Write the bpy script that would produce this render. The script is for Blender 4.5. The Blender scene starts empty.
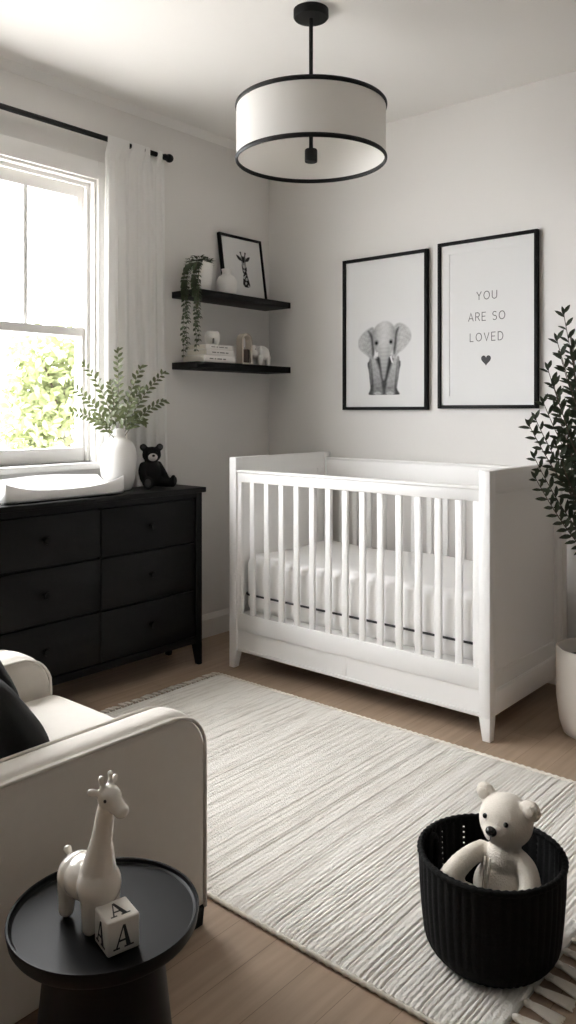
import bpy, bmesh, math, random
import numpy as np
from mathutils import Vector, Matrix, Euler
random.seed(7)
PI = math.pi
scn = bpy.context.scene
col = scn.collection
V = Vector

# ---------------------------------------------------------------- materials
def new_mat(name):
    m = bpy.data.materials.new(name); m.use_nodes = True
    nt = m.node_tree
    for n in list(nt.nodes): nt.nodes.remove(n)
    out = nt.nodes.new('ShaderNodeOutputMaterial')
    return m, nt, out

def pbr(name, color, rough=.5, metal=0, bump=None, vary=None, coat=0, sheen=0, spec=.5, stretch=(1, 1, 1), sss=0):
    """principled material; bump=(noise scale, strength, distance), vary=(noise scale, second colour)"""
    m, nt, out = new_mat(name)
    b = nt.nodes.new('ShaderNodeBsdfPrincipled')
    nt.links.new(b.outputs[0], out.inputs[0])
    b.inputs['Base Color'].default_value = (*color, 1)
    b.inputs['Roughness'].default_value = rough
    b.inputs['Metallic'].default_value = metal
    b.inputs['Specular IOR Level'].default_value = spec
    b.inputs['Coat Weight'].default_value = coat
    b.inputs['Coat Roughness'].default_value = .12
    b.inputs['Sheen Weight'].default_value = sheen
    if sss:
        b.inputs['Subsurface Weight'].default_value = sss
        b.inputs['Subsurface Radius'].default_value = (.01, .008, .006)
    if bump or vary:
        tc = nt.nodes.new('ShaderNodeTexCoord')
        mp = nt.nodes.new('ShaderNodeMapping'); mp.inputs['Scale'].default_value = stretch
        nt.links.new(tc.outputs['Object'], mp.inputs[0])
    if vary:
        n = nt.nodes.new('ShaderNodeTexNoise'); n.inputs['Scale'].default_value = vary[0]; n.inputs['Detail'].default_value = 4
        mx = nt.nodes.new('ShaderNodeMix'); mx.data_type = 'RGBA'
        mx.inputs[6].default_value = (*color, 1); mx.inputs[7].default_value = (*vary[1], 1)
        nt.links.new(mp.outputs[0], n.inputs['Vector']); nt.links.new(n.outputs['Fac'], mx.inputs[0])
        nt.links.new(mx.outputs[2], b.inputs['Base Color'])
    if bump:
        n = nt.nodes.new('ShaderNodeTexNoise'); n.inputs['Scale'].default_value = bump[0]; n.inputs['Detail'].default_value = 3
        bp = nt.nodes.new('ShaderNodeBump'); bp.inputs['Strength'].default_value = bump[1]; bp.inputs['Distance'].default_value = bump[2]
        nt.links.new(mp.outputs[0], n.inputs['Vector']); nt.links.new(n.outputs['Fac'], bp.inputs['Height'])
        nt.links.new(bp.outputs[0], b.inputs['Normal'])
    return m

def weave_mat(name, color, color2, scale=260, strength=.35, rough=.9, sheen=.1):
    """woven cloth: two crossed waves as bump"""
    m = pbr(name, color, rough, sheen=sheen, vary=(40, color2))
    nt = m.node_tree
    b = [n for n in nt.nodes if n.type == 'BSDF_PRINCIPLED'][0]
    tc = [n for n in nt.nodes if n.type == 'TEX_COORD'][0]
    hs = []
    for d in ('X', 'Y', 'Z'):
        w = nt.nodes.new('ShaderNodeTexWave'); w.bands_direction = d; w.inputs['Scale'].default_value = scale
        w.inputs['Distortion'].default_value = 1.2
        nt.links.new(tc.outputs['Object'], w.inputs['Vector']); hs.append(w)
    a = nt.nodes.new('ShaderNodeMath'); a.operation = 'ADD'
    c = nt.nodes.new('ShaderNodeMath'); c.operation = 'ADD'
    nt.links.new(hs[0].outputs['Fac'], a.inputs[0]); nt.links.new(hs[1].outputs['Fac'], a.inputs[1])
    nt.links.new(a.outputs[0], c.inputs[0]); nt.links.new(hs[2].outputs['Fac'], c.inputs[1])
    bp = nt.nodes.new('ShaderNodeBump'); bp.inputs['Strength'].default_value = strength; bp.inputs['Distance'].default_value = .001
    nt.links.new(c.outputs[0], bp.inputs['Height']); nt.links.new(bp.outputs[0], b.inputs['Normal'])
    return m

def leaf_mat(name, c1, c2, trans=.3, rough=.45):
    m, nt, out = new_mat(name)
    tc = nt.nodes.new('ShaderNodeTexCoord'); n = nt.nodes.new('ShaderNodeTexNoise'); n.inputs['Scale'].default_value = 22
    nt.links.new(tc.outputs['Object'], n.inputs['Vector'])
    mx = nt.nodes.new('ShaderNodeMix'); mx.data_type = 'RGBA'
    mx.inputs[6].default_value = (*c1, 1); mx.inputs[7].default_value = (*c2, 1)
    nt.links.new(n.outputs['Fac'], mx.inputs[0])
    b = nt.nodes.new('ShaderNodeBsdfPrincipled'); b.inputs['Roughness'].default_value = rough
    t = nt.nodes.new('ShaderNodeBsdfTranslucent')
    nt.links.new(mx.outputs[2], b.inputs['Base Color']); nt.links.new(mx.outputs[2], t.inputs[0])
    ms = nt.nodes.new('ShaderNodeMixShader'); ms.inputs[0].default_value = trans
    nt.links.new(b.outputs[0], ms.inputs[1]); nt.links.new(t.outputs[0], ms.inputs[2])
    nt.links.new(ms.outputs[0], out.inputs[0])
    return m

def sheer_mat():
    m, nt, out = new_mat('sheer_voile')
    d = nt.nodes.new('ShaderNodeBsdfDiffuse'); d.inputs[0].default_value = (.93, .925, .915, 1)
    t = nt.nodes.new('ShaderNodeBsdfTranslucent'); t.inputs[0].default_value = (.93, .925, .91, 1)
    tr = nt.nodes.new('ShaderNodeBsdfTransparent')
    a = nt.nodes.new('ShaderNodeMixShader'); a.inputs[0].default_value = .33
    b = nt.nodes.new('ShaderNodeMixShader'); b.inputs[0].default_value = .08
    nt.links.new(d.outputs[0], a.inputs[1]); nt.links.new(t.outputs[0], a.inputs[2])
    nt.links.new(a.outputs[0], b.inputs[1]); nt.links.new(tr.outputs[0], b.inputs[2])
    nt.links.new(b.outputs[0], out.inputs[0])
    return m

def shade_mat():
    m, nt, out = new_mat('lampshade_linen')
    d = nt.nodes.new('ShaderNodeBsdfDiffuse'); d.inputs[0].default_value = (.84, .83, .81, 1)
    t = nt.nodes.new('ShaderNodeBsdfTranslucent'); t.inputs[0].default_value = (.84, .82, .79, 1)
    a = nt.nodes.new('ShaderNodeMixShader'); a.inputs[0].default_value = .28
    nt.links.new(d.outputs[0], a.inputs[1]); nt.links.new(t.outputs[0], a.inputs[2])
    nt.links.new(a.outputs[0], out.inputs[0])
    return m

def glass_mat():
    m, nt, out = new_mat('window_glass')
    t = nt.nodes.new('ShaderNodeBsdfTransparent')
    g = nt.nodes.new('ShaderNodeBsdfGlossy'); g.inputs['Roughness'].default_value = .02
    a = nt.nodes.new('ShaderNodeMixShader'); a.inputs[0].default_value = .05
    nt.links.new(t.outputs[0], a.inputs[1]); nt.links.new(g.outputs[0], a.inputs[2])
    nt.links.new(a.outputs[0], out.inputs[0])
    return m

def floor_mat():
    m, nt, out = new_mat('oak_planks')
    tc = nt.nodes.new('ShaderNodeTexCoord')
    mp = nt.nodes.new('ShaderNodeMapping'); mp.inputs['Rotation'].default_value = (0, 0, PI/2)
    mp.inputs['Location'].default_value = (.3, -.0125, 0)
    nt.links.new(tc.outputs['Object'], mp.inputs[0])
    br = nt.nodes.new('ShaderNodeTexBrick')
    br.inputs['Scale'].default_value = 1; br.inputs['Brick Width'].default_value = 1.5; br.inputs['Row Height'].default_value = .1155
    br.inputs['Mortar Size'].default_value = .0009; br.inputs['Mortar Smooth'].default_value = .3; br.offset = .37
    br.inputs['Color1'].default_value = (.335, .245, .175, 1); br.inputs['Color2'].default_value = (.385, .285, .205, 1)
    br.inputs['Mortar'].default_value = (.20, .14, .095, 1)
    nt.links.new(mp.outputs[0], br.inputs['Vector'])
    mp2 = nt.nodes.new('ShaderNodeMapping'); mp2.inputs['Scale'].default_value = (22, 1.3, 1)
    nt.links.new(tc.outputs['Object'], mp2.inputs[0])
    n = nt.nodes.new('ShaderNodeTexNoise'); n.inputs['Scale'].default_value = 2.2; n.inputs['Detail'].default_value = 6
    nt.links.new(mp2.outputs[0], n.inputs['Vector'])
    rmp = nt.nodes.new('ShaderNodeMapRange'); rmp.inputs[1].default_value = .3; rmp.inputs[2].default_value = .7
    rmp.inputs[3].default_value = .86; rmp.inputs[4].default_value = 1.1
    nt.links.new(n.outputs['Fac'], rmp.inputs[0])
    mx = nt.nodes.new('ShaderNodeMix'); mx.data_type = 'RGBA'; mx.blend_type = 'MULTIPLY'; mx.inputs[0].default_value = 1
    nt.links.new(br.outputs['Color'], mx.inputs[6]); nt.links.new(rmp.outputs[0], mx.inputs[7])
    b = nt.nodes.new('ShaderNodeBsdfPrincipled'); b.inputs['Roughness'].default_value = .5
    b.inputs['Specular IOR Level'].default_value = .35
    nt.links.new(mx.outputs[2], b.inputs['Base Color'])
    bp = nt.nodes.new('ShaderNodeBump'); bp.inputs['Strength'].default_value = .15; bp.inputs['Distance'].default_value = .001
    bp.invert = True
    nt.links.new(br.outputs['Fac'], bp.inputs['Height']); nt.links.new(bp.outputs[0], b.inputs['Normal'])
    nt.links.new(b.outputs[0], out.inputs[0])
    return m

def rug_mat():
    m, nt, out = new_mat('ribbed_wool')
    tc = nt.nodes.new('ShaderNodeTexCoord')
    mp = nt.nodes.new('ShaderNodeMapping'); mp.inputs['Scale'].default_value = (62, 4.0, 1)
    nt.links.new(tc.outputs['Object'], mp.inputs[0])
    n = nt.nodes.new('ShaderNodeTexNoise'); n.inputs['Scale'].default_value = 1; n.inputs['Detail'].default_value = 3
    nt.links.new(mp.outputs[0], n.inputs['Vector'])
    cr = nt.nodes.new('ShaderNodeValToRGB')
    cr.color_ramp.elements[0].position = .30; cr.color_ramp.elements[0].color = (.64, .60, .545, 1)
    cr.color_ramp.elements[1].position = .52; cr.color_ramp.elements[1].color = (.81, .785, .735, 1)
    nt.links.new(n.outputs['Fac'], cr.inputs[0])
    b = nt.nodes.new('ShaderNodeBsdfPrincipled'); b.inputs['Roughness'].default_value = .95; b.inputs['Sheen Weight'].default_value = .1
    b.inputs['Specular IOR Level'].default_value = .1
    nt.links.new(cr.outputs[0], b.inputs['Base Color'])
    n2 = nt.nodes.new('ShaderNodeTexNoise'); n2.inputs['Scale'].default_value = 190; n2.inputs['Detail'].default_value = 2
    nt.links.new(tc.outputs['Object'], n2.inputs['Vector'])
    bp = nt.nodes.new('ShaderNodeBump'); bp.inputs['Strength'].default_value = .9; bp.inputs['Distance'].default_value = .003
    nt.links.new(n2.outputs['Fac'], bp.inputs['Height']); nt.links.new(bp.outputs[0], b.inputs['Normal'])
    nt.links.new(b.outputs[0], out.inputs[0])
    return m

def print_mat():
    """ink on paper: tones held in the print's own colour attribute"""
    m, nt, out = new_mat('printed_paper')
    a = nt.nodes.new('ShaderNodeVertexColor'); a.layer_name = 'ink'
    b = nt.nodes.new('ShaderNodeBsdfPrincipled'); b.inputs['Roughness'].default_value = .7
    b.inputs['Specular IOR Level'].default_value = .2
    nt.links.new(a.outputs[0], b.inputs['Base Color']); nt.links.new(b.outputs[0], out.inputs[0])
    return m

WALL = pbr('wall_paint', (.77, .755, .735), .85, bump=(90, .05, .001), spec=.2)
FILLCUT = pbr('fill_cutting_charcoal', (.10, .098, .095), .85, bump=(90, .05, .001), spec=.2)  # made-up dark tone for the unseen walls, cutting their bounced light
CEIL = pbr('ceiling_paint', (.84, .83, .81), .9, spec=.1, bump=(90, .04, .001))
TRIM = pbr('trim_paint', (.84, .83, .81), .5, bump=(60, .02, .001))
WHITEWOOD = pbr('white_lacquered_wood', (.87, .865, .855), .42, bump=(45, .04, .001), stretch=(1, 1, .2))
BLACKWOOD = pbr('black_stained_wood', (.0035, .0035, .0034), .5, bump=(30, .12, .001), vary=(14, (.0055, .0054, .0052)), stretch=(4, .6, 4), spec=.14)
SHELFWOOD = pbr('black_shelf_wood', (.005, .005, .0049), .55, bump=(30, .15, .001), stretch=(6, .6, 6), spec=.15)
BLACKMETAL = pbr('black_metal', (.006, .006, .006), .5, bump=(80, .03, .0005), spec=.2)
TABLEBLACK = pbr('black_table_metal', (.0045, .0045, .0048), .42, bump=(120, .05, .0005), spec=.16)
KNOBM = pbr('dark_knob_metal', (.003, .003, .003), .5, bump=(80, .03, .0005), spec=.15)
FLOORM = floor_mat(); RUGM = rug_mat(); SHEER = sheer_mat(); LSHADE = shade_mat(); GLASS = glass_mat(); PRINT = print_mat()
LINEN = weave_mat('cream_linen', (.70, .665, .61), (.66, .62, .565), 240, .3)
PIPING = weave_mat('cream_linen_piping', (.72, .69, .64), (.66, .62, .565), 300, .2)
BLACKCLOTH = weave_mat('black_cushion_cloth', (.004, .004, .0043), (.007, .007, .0073), 260, .3, .95, .0)
SHEET = pbr('white_cotton_sheet', (.88, .87, .86), .85, bump=(26, .18, .004), sheen=.05)
PADM = pbr('white_wipeable_pad', (.88, .875, .865), .6, bump=(14, .06, .003))
BANDM = pbr('dark_grey_band', (.05, .05, .055), .8, bump=(200, .1, .0005))
CERAMIC = pbr('white_matte_ceramic', (.80, .785, .765), .42, bump=(70, .05, .0008))
GLAZE = pbr('cream_glazed_ceramic', (.80, .755, .685), .16, coat=.6, bump=(20, .02, .001))
POTM = pbr('stone_white_planter', (.70, .655, .595), .7, bump=(55, .12, .001), vary=(16, (.66, .61, .55)))
SOIL = pbr('dark_soil', (.02, .014, .01), 1, bump=(120, .9, .006))
KNIT = pbr('cream_knit_plush', (.76, .71, .63), 1, bump=(330, .8, .002), vary=(300, (.66, .60, .52)), sheen=.25, stretch=(1, 1, .6))
BLACKPLUSH = pbr('black_plush', (.006, .006, .006), .95, bump=(400, .7, .002), spec=.2)
GREYPLUSH = pbr('grey_muzzle_plush', (.48, .46, .44), .95, bump=(400, .6, .002))
DARKGREY = pbr('charcoal_paw_plush', (.035, .034, .034), .95, bump=(400, .6, .002))
BLACKGLOSS = pbr('black_button', (.008, .008, .008), .2, bump=(60, .02, .0005))
ROPE = pbr('black_woven_cord', (.0045, .0045, .0045), .8, bump=(230, .9, .003), vary=(60, (.008, .008, .008)), stretch=(1, 1, 2.5), spec=.15)
WOOLEDGE = pbr('cream_wool_cord', (.80, .755, .68), .95, bump=(260, .8, .002), vary=(60, (.72, .67, .59)))
PAPER = pbr('mat_board', (.735, .735, .73), .8, bump=(150, .03, .0005))
INK = pbr('black_ink', (.03, .03, .032), .6, bump=(150, .03, .0003))
GREYINK = pbr('charcoal_ink', (.085, .085, .09), .6, bump=(150, .03, .0003))
BLOCKM = pbr('cream_block', (.78, .745, .69), .45, bump=(60, .06, .0008))
BOOKCOVER = pbr('white_book_cover', (.74, .72, .69), .6, bump=(80, .05, .0006))
PAGES = pbr('page_block', (.70, .655, .58), .9, bump=(300, .6, .001), stretch=(.1, .1, 4))
TITLEINK = pbr('grey_title_ink', (.16, .155, .15), .7, bump=(90, .03, .0003))
PALEWOOD = pbr('pale_wood', (.66, .60, .52), .6, bump=(60, .12, .001), vary=(25, (.58, .51, .43)), stretch=(5, 5, .6))
CANDLE = pbr('brown_candle_wax', (.055, .035, .025), .5, bump=(40, .06, .001))
STEMM = pbr('brown_green_stem', (.085, .075, .04), .7, bump=(90, .2, .001))
BARK = pbr('dark_bark', (.07, .05, .035), .9, bump=(30, .5, .004))
SPRIG = leaf_mat('sprig_leaf', (.075, .095, .035), (.13, .15, .065), .3)
OLIVE = leaf_mat('dark_olive_leaf', (.018, .028, .014), (.045, .06, .03), .12)
PEARL = leaf_mat('trailing_leaf', (.022, .040, .014), (.05, .075, .028), .15)
TREELEAF = leaf_mat('garden_leaf', (.14, .17, .065), (.36, .39, .20), .4, .6)
BOUNCEPAVE = pbr('daylight_bounce_paving', (.62, .60, .57), .9, bump=(40, .3, .004), vary=(3, (.55, .535, .51)))  # ground tone made pale to bounce daylight up onto the ceiling

# ---------------------------------------------------------------- mesh builder
class MB:
    def __init__(self): self.bm = bmesh.new()
    def _merge(self, b2):
        me = bpy.data.meshes.new('tmp'); b2.to_mesh(me); b2.free()
        self.bm.from_mesh(me); bpy.data.meshes.remove(me); return self
    def box(self, x0, y0, z0, x1, y1, z1, bevel=0, seg=2, M=None):
        b = bmesh.new(); bmesh.ops.create_cube(b, size=1)
        for v in b.verts:
            v.co = V(((x0+x1)/2+v.co.x*(x1-x0), (y0+y1)/2+v.co.y*(y1-y0), (z0+z1)/2+v.co.z*(z1-z0)))
        if bevel: bmesh.ops.bevel(b, geom=b.edges[:], offset=bevel, segments=seg, profile=.5, affect='EDGES')
        if M is not None: b.transform(M)
        return self._merge(b)
    def hexa(self, bottom, top, bevel=0):
        """eight corners: bottom four, top four, same winding"""
        b = bmesh.new(); vs = [b.verts.new(p) for p in list(bottom)+list(top)]
        b.faces.new([vs[3], vs[2], vs[1], vs[0]]); b.faces.new(vs[4:8])
        for i in range(4): j = (i+1) % 4; b.faces.new([vs[i], vs[j], vs[4+j], vs[4+i]])
        bmesh.ops.recalc_face_normals(b, faces=b.faces[:])
        if bevel: bmesh.ops.bevel(b, geom=b.edges[:], offset=bevel, segments=2, profile=.5, affect='EDGES')
        return self._merge(b)
    def lathe(self, prof, c=(0, 0, 0), seg=48, M=None):
        b = bmesh.new(); rings = []
        for r, z in prof:
            if r < 1e-5: rings.append([b.verts.new((0, 0, z))])
            else: rings.append([b.verts.new((r*math.cos(2*PI*i/seg), r*math.sin(2*PI*i/seg), z)) for i in range(seg)])
        for a, d in zip(rings, rings[1:]):
            if len(a) == 1 and len(d) == 1: continue
            for i in range(seg):
                j = (i+1) % seg
                if len(a) == 1: b.faces.new([a[0], d[j], d[i]])
                elif len(d) == 1: b.faces.new([a[i], a[j], d[0]])
                else: b.faces.new([a[i], a[j], d[j], d[i]])
        bmesh.ops.recalc_face_normals(b, faces=b.faces[:])
        if M is not None: b.transform(M)
        b.transform(Matrix.Translation(c))
        return self._merge(b)
    def cyl(self, p0, p1, r0, r1=None, seg=20):
        p0, p1 = V(p0), V(p1); r1 = r0 if r1 is None else r1
        d = p1-p0; M = Matrix.Translation(p0) @ d.to_track_quat('Z', 'Y').to_matrix().to_4x4()
        return self.lathe([(0, 0), (r0, 0), (r1, d.length), (0, d.length)], seg=seg, M=M)
    def ell(self, c, r, rot=None, sub=3):
        b = bmesh.new(); bmesh.ops.create_icosphere(b, subdivisions=sub, radius=1)
        M = Matrix.Translation(c) @ (Euler(rot).to_matrix().to_4x4() if rot else Matrix()) @ Matrix.Diagonal((*r, 1))
        b.transform(M); return self._merge(b)
    def torus(self, c, R, r, seg=64, rs=10, sz=None, M=None):
        sz = sz or r; b = bmesh.new(); rg = []
        for i in range(seg):
            a = 2*PI*i/seg
            rg.append([b.verts.new(((R+r*math.cos(2*PI*k/rs))*math.cos(a), (R+r*math.cos(2*PI*k/rs))*math.sin(a), sz*math.sin(2*PI*k/rs))) for k in range(rs)])
        for i in range(seg):
            for k in range(rs):
                b.faces.new([rg[i][k], rg[(i+1) % seg][k], rg[(i+1) % seg][(k+1) % rs], rg[i][(k+1) % rs]])
        if M is not None: b.transform(M)
        b.transform(Matrix.Translation(c)); return self._merge(b)
    def tube(self, pts, rad, rs=8, closed=False):
        pts = [V(p) for p in pts]; n = len(pts)
        rads = rad if isinstance(rad, (list, tuple)) else [rad]*n
        b = bmesh.new(); rings = []; prev = None
        for i, p in enumerate(pts):
            if closed: t = pts[(i+1) % n]-pts[i-1]
            else: t = pts[min(i+1, n-1)]-pts[max(i-1, 0)]
            if t.length < 1e-9: t = V((0, 0, 1))
            t.normalize()
            if prev is None:
                up = V((0, 0, 1)) if abs(t.z) < .9 else V((1, 0, 0))
                nrm = t.cross(up).normalized()
            else:
                nrm = (prev-t*prev.dot(t)).normalized()
            prev = nrm; bn = t.cross(nrm)
            rings.append([b.verts.new(p+(nrm*math.cos(2*PI*k/rs)+bn*math.sin(2*PI*k/rs))*rads[i]) for k in range(rs)])
        m = n if closed else n-1
        for i in range(m):
            a, d = rings[i], rings[(i+1) % n]
            for k in range(rs): b.faces.new([a[k], a[(k+1) % rs], d[(k+1) % rs], d[k]])
        if not closed: b.faces.new(rings[0][::-1]); b.faces.new(rings[-1])
        bmesh.ops.recalc_face_normals(b, faces=b.faces[:])
        return self._merge(b)
    def prism(self, poly, O, U, W, N, depth, bevel=0, seg=3):
        """2-D outline poly laid on O + u U + w W, thickened by depth along N"""
        O, U, W, N = V(O), V(U), V(W), V(N); b = bmesh.new(); n = len(poly)
        lo = [b.verts.new(O+U*p[0]+W*p[1]) for p in poly]
        hi = [b.verts.new(O+U*p[0]+W*p[1]+N*depth) for p in poly]
        f0 = b.faces.new(lo[::-1]); f1 = b.faces.new(hi)
        for i in range(n): j = (i+1) % n; b.faces.new([lo[i], lo[j], hi[j], hi[i]])
        bmesh.ops.recalc_face_normals(b, faces=b.faces[:])
        if bevel:
            b.edges.ensure_lookup_table()
            es = list(f0.edges)+list(f1.edges)
            bmesh.ops.bevel(b, geom=es, offset=bevel, segments=seg, profile=.5, affect='EDGES')
        return self._merge(b)
    def grid(self, fn, nu, nv, closed_u=False):
        b = bmesh.new(); vs = [[b.verts.new(fn(i/(nu if closed_u else nu-1), j/(nv-1))) for j in range(nv)] for i in range(nu)]
        for i in range(nu if closed_u else nu-1):
            for j in range(nv-1):
                b.faces.new([vs[i][j], vs[(i+1) % nu][j], vs[(i+1) % nu][j+1], vs[i][j+1]])
        return self._merge(b)
    def leaf(self, p, d, nrm, L, W, curl=.15):
        """one pointed leaf, base at p, growing along d"""
        p, d, nrm = V(p), V(d).normalized(), V(nrm)
        s = d.cross(nrm)
        if s.length < 1e-5: s = d.cross(V((.3, .5, .8)))
        s.normalize(); n = s.cross(d).normalized()
        prof = [(0, .06), (.25, .40), (.52, .5), (.8, .30), (1, 0)]
        mid, lft, rgt = [], [], []
        for t, w in prof:
            c = p+d*(L*t)-n*(curl*L*t*t)
            mid.append(self.bm.verts.new(c))
            if w: lft.append(self.bm.verts.new(c+s*(W*w)+n*(W*w*.3))); rgt.append(self.bm.verts.new(c-s*(W*w)+n*(W*w*.3)))
        for i in range(3):
            self.bm.faces.new([mid[i], mid[i+1], lft[i+1], lft[i]]); self.bm.faces.new([mid[i], rgt[i], rgt[i+1], mid[i+1]])
        self.bm.faces.new([mid[3], mid[4], lft[3]]); self.bm.faces.new([mid[3], rgt[3], mid[4]])
    def xf(self, M): self.bm.transform(M); return self
    def build(self, name, mat, parent=None, org=None, smooth=40, uv=False):
        base = V((0, 0, 0))
        if parent is not None:
            q = parent
            while q is not None: base = base+q.location; q = q.parent
        elif org is not None: base = V(org)
        self.bm.transform(Matrix.Translation(-base))
        me = bpy.data.meshes.new(name); self.bm.to_mesh(me); self.bm.free()
        return link(name, me, mat, parent, org, smooth)

def link(name, me, mat, parent=None, org=None, smooth=40):
    if mat: me.materials.append(mat)
    for p in me.polygons: p.use_smooth = True
    if smooth < 180:
        me.update()
        bm = bmesh.new(); bm.from_mesh(me); lim = math.radians(smooth)
        for e in bm.edges:
            if len(e.link_faces) == 2 and e.calc_face_angle(0) > lim: e.smooth = False
        bm.to_mesh(me); bm.free()
    o = bpy.data.objects.new(name, me); col.objects.link(o)
    if parent is not None: o.parent = parent
    elif org is not None: o.location = org
    return o

def tag(o, label, cat, group=None):
    o['label'] = label; o['category'] = cat
    if group: o['group'] = group
    return o
def thing(name, label, cat, loc, group=None):
    o = bpy.data.objects.new(name, None); o.empty_display_size = .05; col.objects.link(o); o.location = loc
    return tag(o, label, cat, group)
def struct(o): o['kind'] = 'structure'; return o

def blob(ells, voxel, smooth_iter=6):
    """one continuous skin grown over overlapping ellipsoids (world coordinates)"""
    mb = MB()
    for e in ells: mb.ell(*e)
    me = bpy.data.meshes.new('blob'); mb.bm.to_mesh(me); mb.bm.free()
    o = bpy.data.objects.new('blob', me); col.objects.link(o)
    r = o.modifiers.new('r', 'REMESH'); r.mode = 'VOXEL'; r.voxel_size = voxel
    s = o.modifiers.new('s', 'SMOOTH'); s.factor = .5; s.iterations = smooth_iter
    dg = bpy.context.evaluated_depsgraph_get()
    res = bpy.data.meshes.new_from_object(o.evaluated_get(dg))
    bpy.data.objects.remove(o); bpy.data.meshes.remove(me)
    out = MB(); out.bm.from_mesh(res); bpy.data.meshes.remove(res)
    return out
def limb(a, b, ra, rb, n=7, mid=None):
    a, b = V(a), V(b); res = []
    for i in range(n):
        t = i/(n-1); p = a.lerp(b, t)
        if mid is not None: p = (1-t)**2*a+2*t*(1-t)*V(mid)+t*t*b
        r = ra+(rb-ra)*t; res.append((p, (r, r, r), None, 2))
    return res
def bez(a, b, c, n):
    a, b, c = V(a), V(b), V(c)
    return [(1-t)**2*a+2*t*(1-t)*b+t*t*c for t in [i/(n-1) for i in range(n)]]

# ---------------------------------------------------------------- room
RX, RY, RH = 5.2, -4.9, 2.775            # right wall, front wall, ceiling height
WY0, WY1, WZ0, WZ1 = -4.05, -1.245, 1.0, 2.36   # window opening in the left wall, lengthened beyond view to add daylight
struct(MB().box(-.2, RY-.2, -.12, RX+.2, .2, 0).build('floor', FLOORM))
struct(MB().box(-.2, RY-.2, RH, RX+.2, .2, RH+.12).build('ceiling', CEIL))
struct(MB().box(-.16, 0, 0, RX, .15, RH).build('wall_back', WALL))
struct(MB().box(RX, RY, 0, RX+.15, .15, RH).build('wall_right', FILLCUT))
struct(MB().box(-.16, RY-.15, 0, RX+.15, RY, RH).build('wall_front', FILLCUT))
struct(MB().box(-.16, WY1, 0, 0, 0, RH).box(-.16, RY, 0, 0, WY0, RH).box(-.16, WY0, 0, 0, WY1, WZ0)
       .box(-.16, WY0, WZ1, 0, WY1, RH).build('wall_left', WALL, smooth=20))
def board(m, p0, p1, n, h=.125):
    p0, p1, n = V(p0), V(p1), V(n); d = (p1-p0); L = d.length; d.normalize()
    prof = [(0, 0), (.016, 0), (.016, h-.028), (.012, h-.02), (.008, h-.006), (.004, h), (0, h)]
    return m.prism(prof, p0, n, (0, 0, 1), d, L)
struct(board(MB(), (0, RY, 0), (0, 0, 0), (1, 0, 0)).build('baseboard_left', TRIM, smooth=20))
struct(board(MB(), (.016, 0, 0), (RX, 0, 0), (0, -1, 0)).build('baseboard_back', TRIM, smooth=20))
struct(board(MB(), (RX, RY, 0), (RX, -.016, 0), (-1, 0, 0)).build('baseboard_right', TRIM, smooth=20))

struct(MB().prism([(0, 0), (.034, 0), (.030, -.006), (.014, -.018), (.006, -.032), (0, -.036)], (0, RY, RH), (1, 0, 0), (0, 0, 1), (0, 1, 0), -RY).build('trim_1', TRIM, smooth=50))

# window: casing, stool and three-over-one double hung units; two unseen, added for daylight
win = thing('window_1', 'white framed sash window in the left wall looking onto the garden', 'window', (0, WY1, WZ0)); struct(win)
c = MB()
c.box(0, WY1, WZ0-.02, .02, WY1+.052, WZ1+.088, .003).box(0, WY0-.09, WZ0-.02, .02, WY0, WZ1+.088, .003)
c.box(0, WY0, WZ1, .02, WY1, WZ1+.088, .003)
c.build('window_casing', TRIM, win)
MB().box(-.15, WY0-.1, WZ0-.03, .045, WY1-.004, WZ0, .004).build('window_stool', TRIM, win)
j = MB()
j.box(-.16, WY1-.012, WZ0, .001, WY1, WZ1).box(-.16, WY0, WZ0, .001, WY0+.012, WZ1).box(-.16, WY0+.012, WZ1-.012, .001, WY1-.012, WZ1)
j.box(-.05, WY1-.03, WZ0, -.035, WY1-.012, WZ1-.012).box(-.05, WY0+.012, WZ0, -.035, WY0+.03, WZ1-.012).box(-.05, WY0+.03, WZ1-.03, -.035, WY1-.03, WZ1-.012)
ym = (WY0+WY1)/2
mul = [WY1+(WY0-WY1)/3, WY1+(WY0-WY1)*2/3]
for y in mul: j.box(-.16, y-.03, WZ0, -.02, y+.03, WZ1-.012)
j.build('window_jamb', TRIM, win)
for a, b in ((mul[0]+.03, WY1-.012), (mul[1]+.03, mul[0]-.03), (WY0+.012, mul[1]-.03)):
    lo = MB(); f = .034
    x0, x1 = -.085, -.05
    lo.box(x0, a, WZ0, x1, a+f, 1.645).box(x0, b-f, WZ0, x1, b, 1.645).box(x0, a+f, WZ0, x1, b-f, WZ0+.07).box(x0, a+f, 1.605, x1, b-f, 1.645)
    lo = lo.build('lower_sash', TRIM, win)
    MB().box(-.07, a+f, WZ0+.07, -.066, b-f, 1.605).build('window_pane', GLASS, lo)
    up = MB(); x0, x1 = -.122, -.09
    up.box(x0, a, 1.605, x1, a+f, WZ1-.012).box(x0, b-f, 1.605, x1, b, WZ1-.012).box(x0, a+f, 1.605, x1, b-f, 1.645).box(x0, a+f, 2.285, x1, b-f, WZ1-.012)
    for k in (1, 2):
        y = b-f+(a-b+2*f)*k/3; up.box(x0+.004, y-.010, 1.645, x1-.004, y+.010, 2.285)
    up = up.build('upper_sash', TRIM, win)
    MB().box(-.108, a+f, 1.645, -.104, b-f, 2.285).build('window_pane', GLASS, up)

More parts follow.
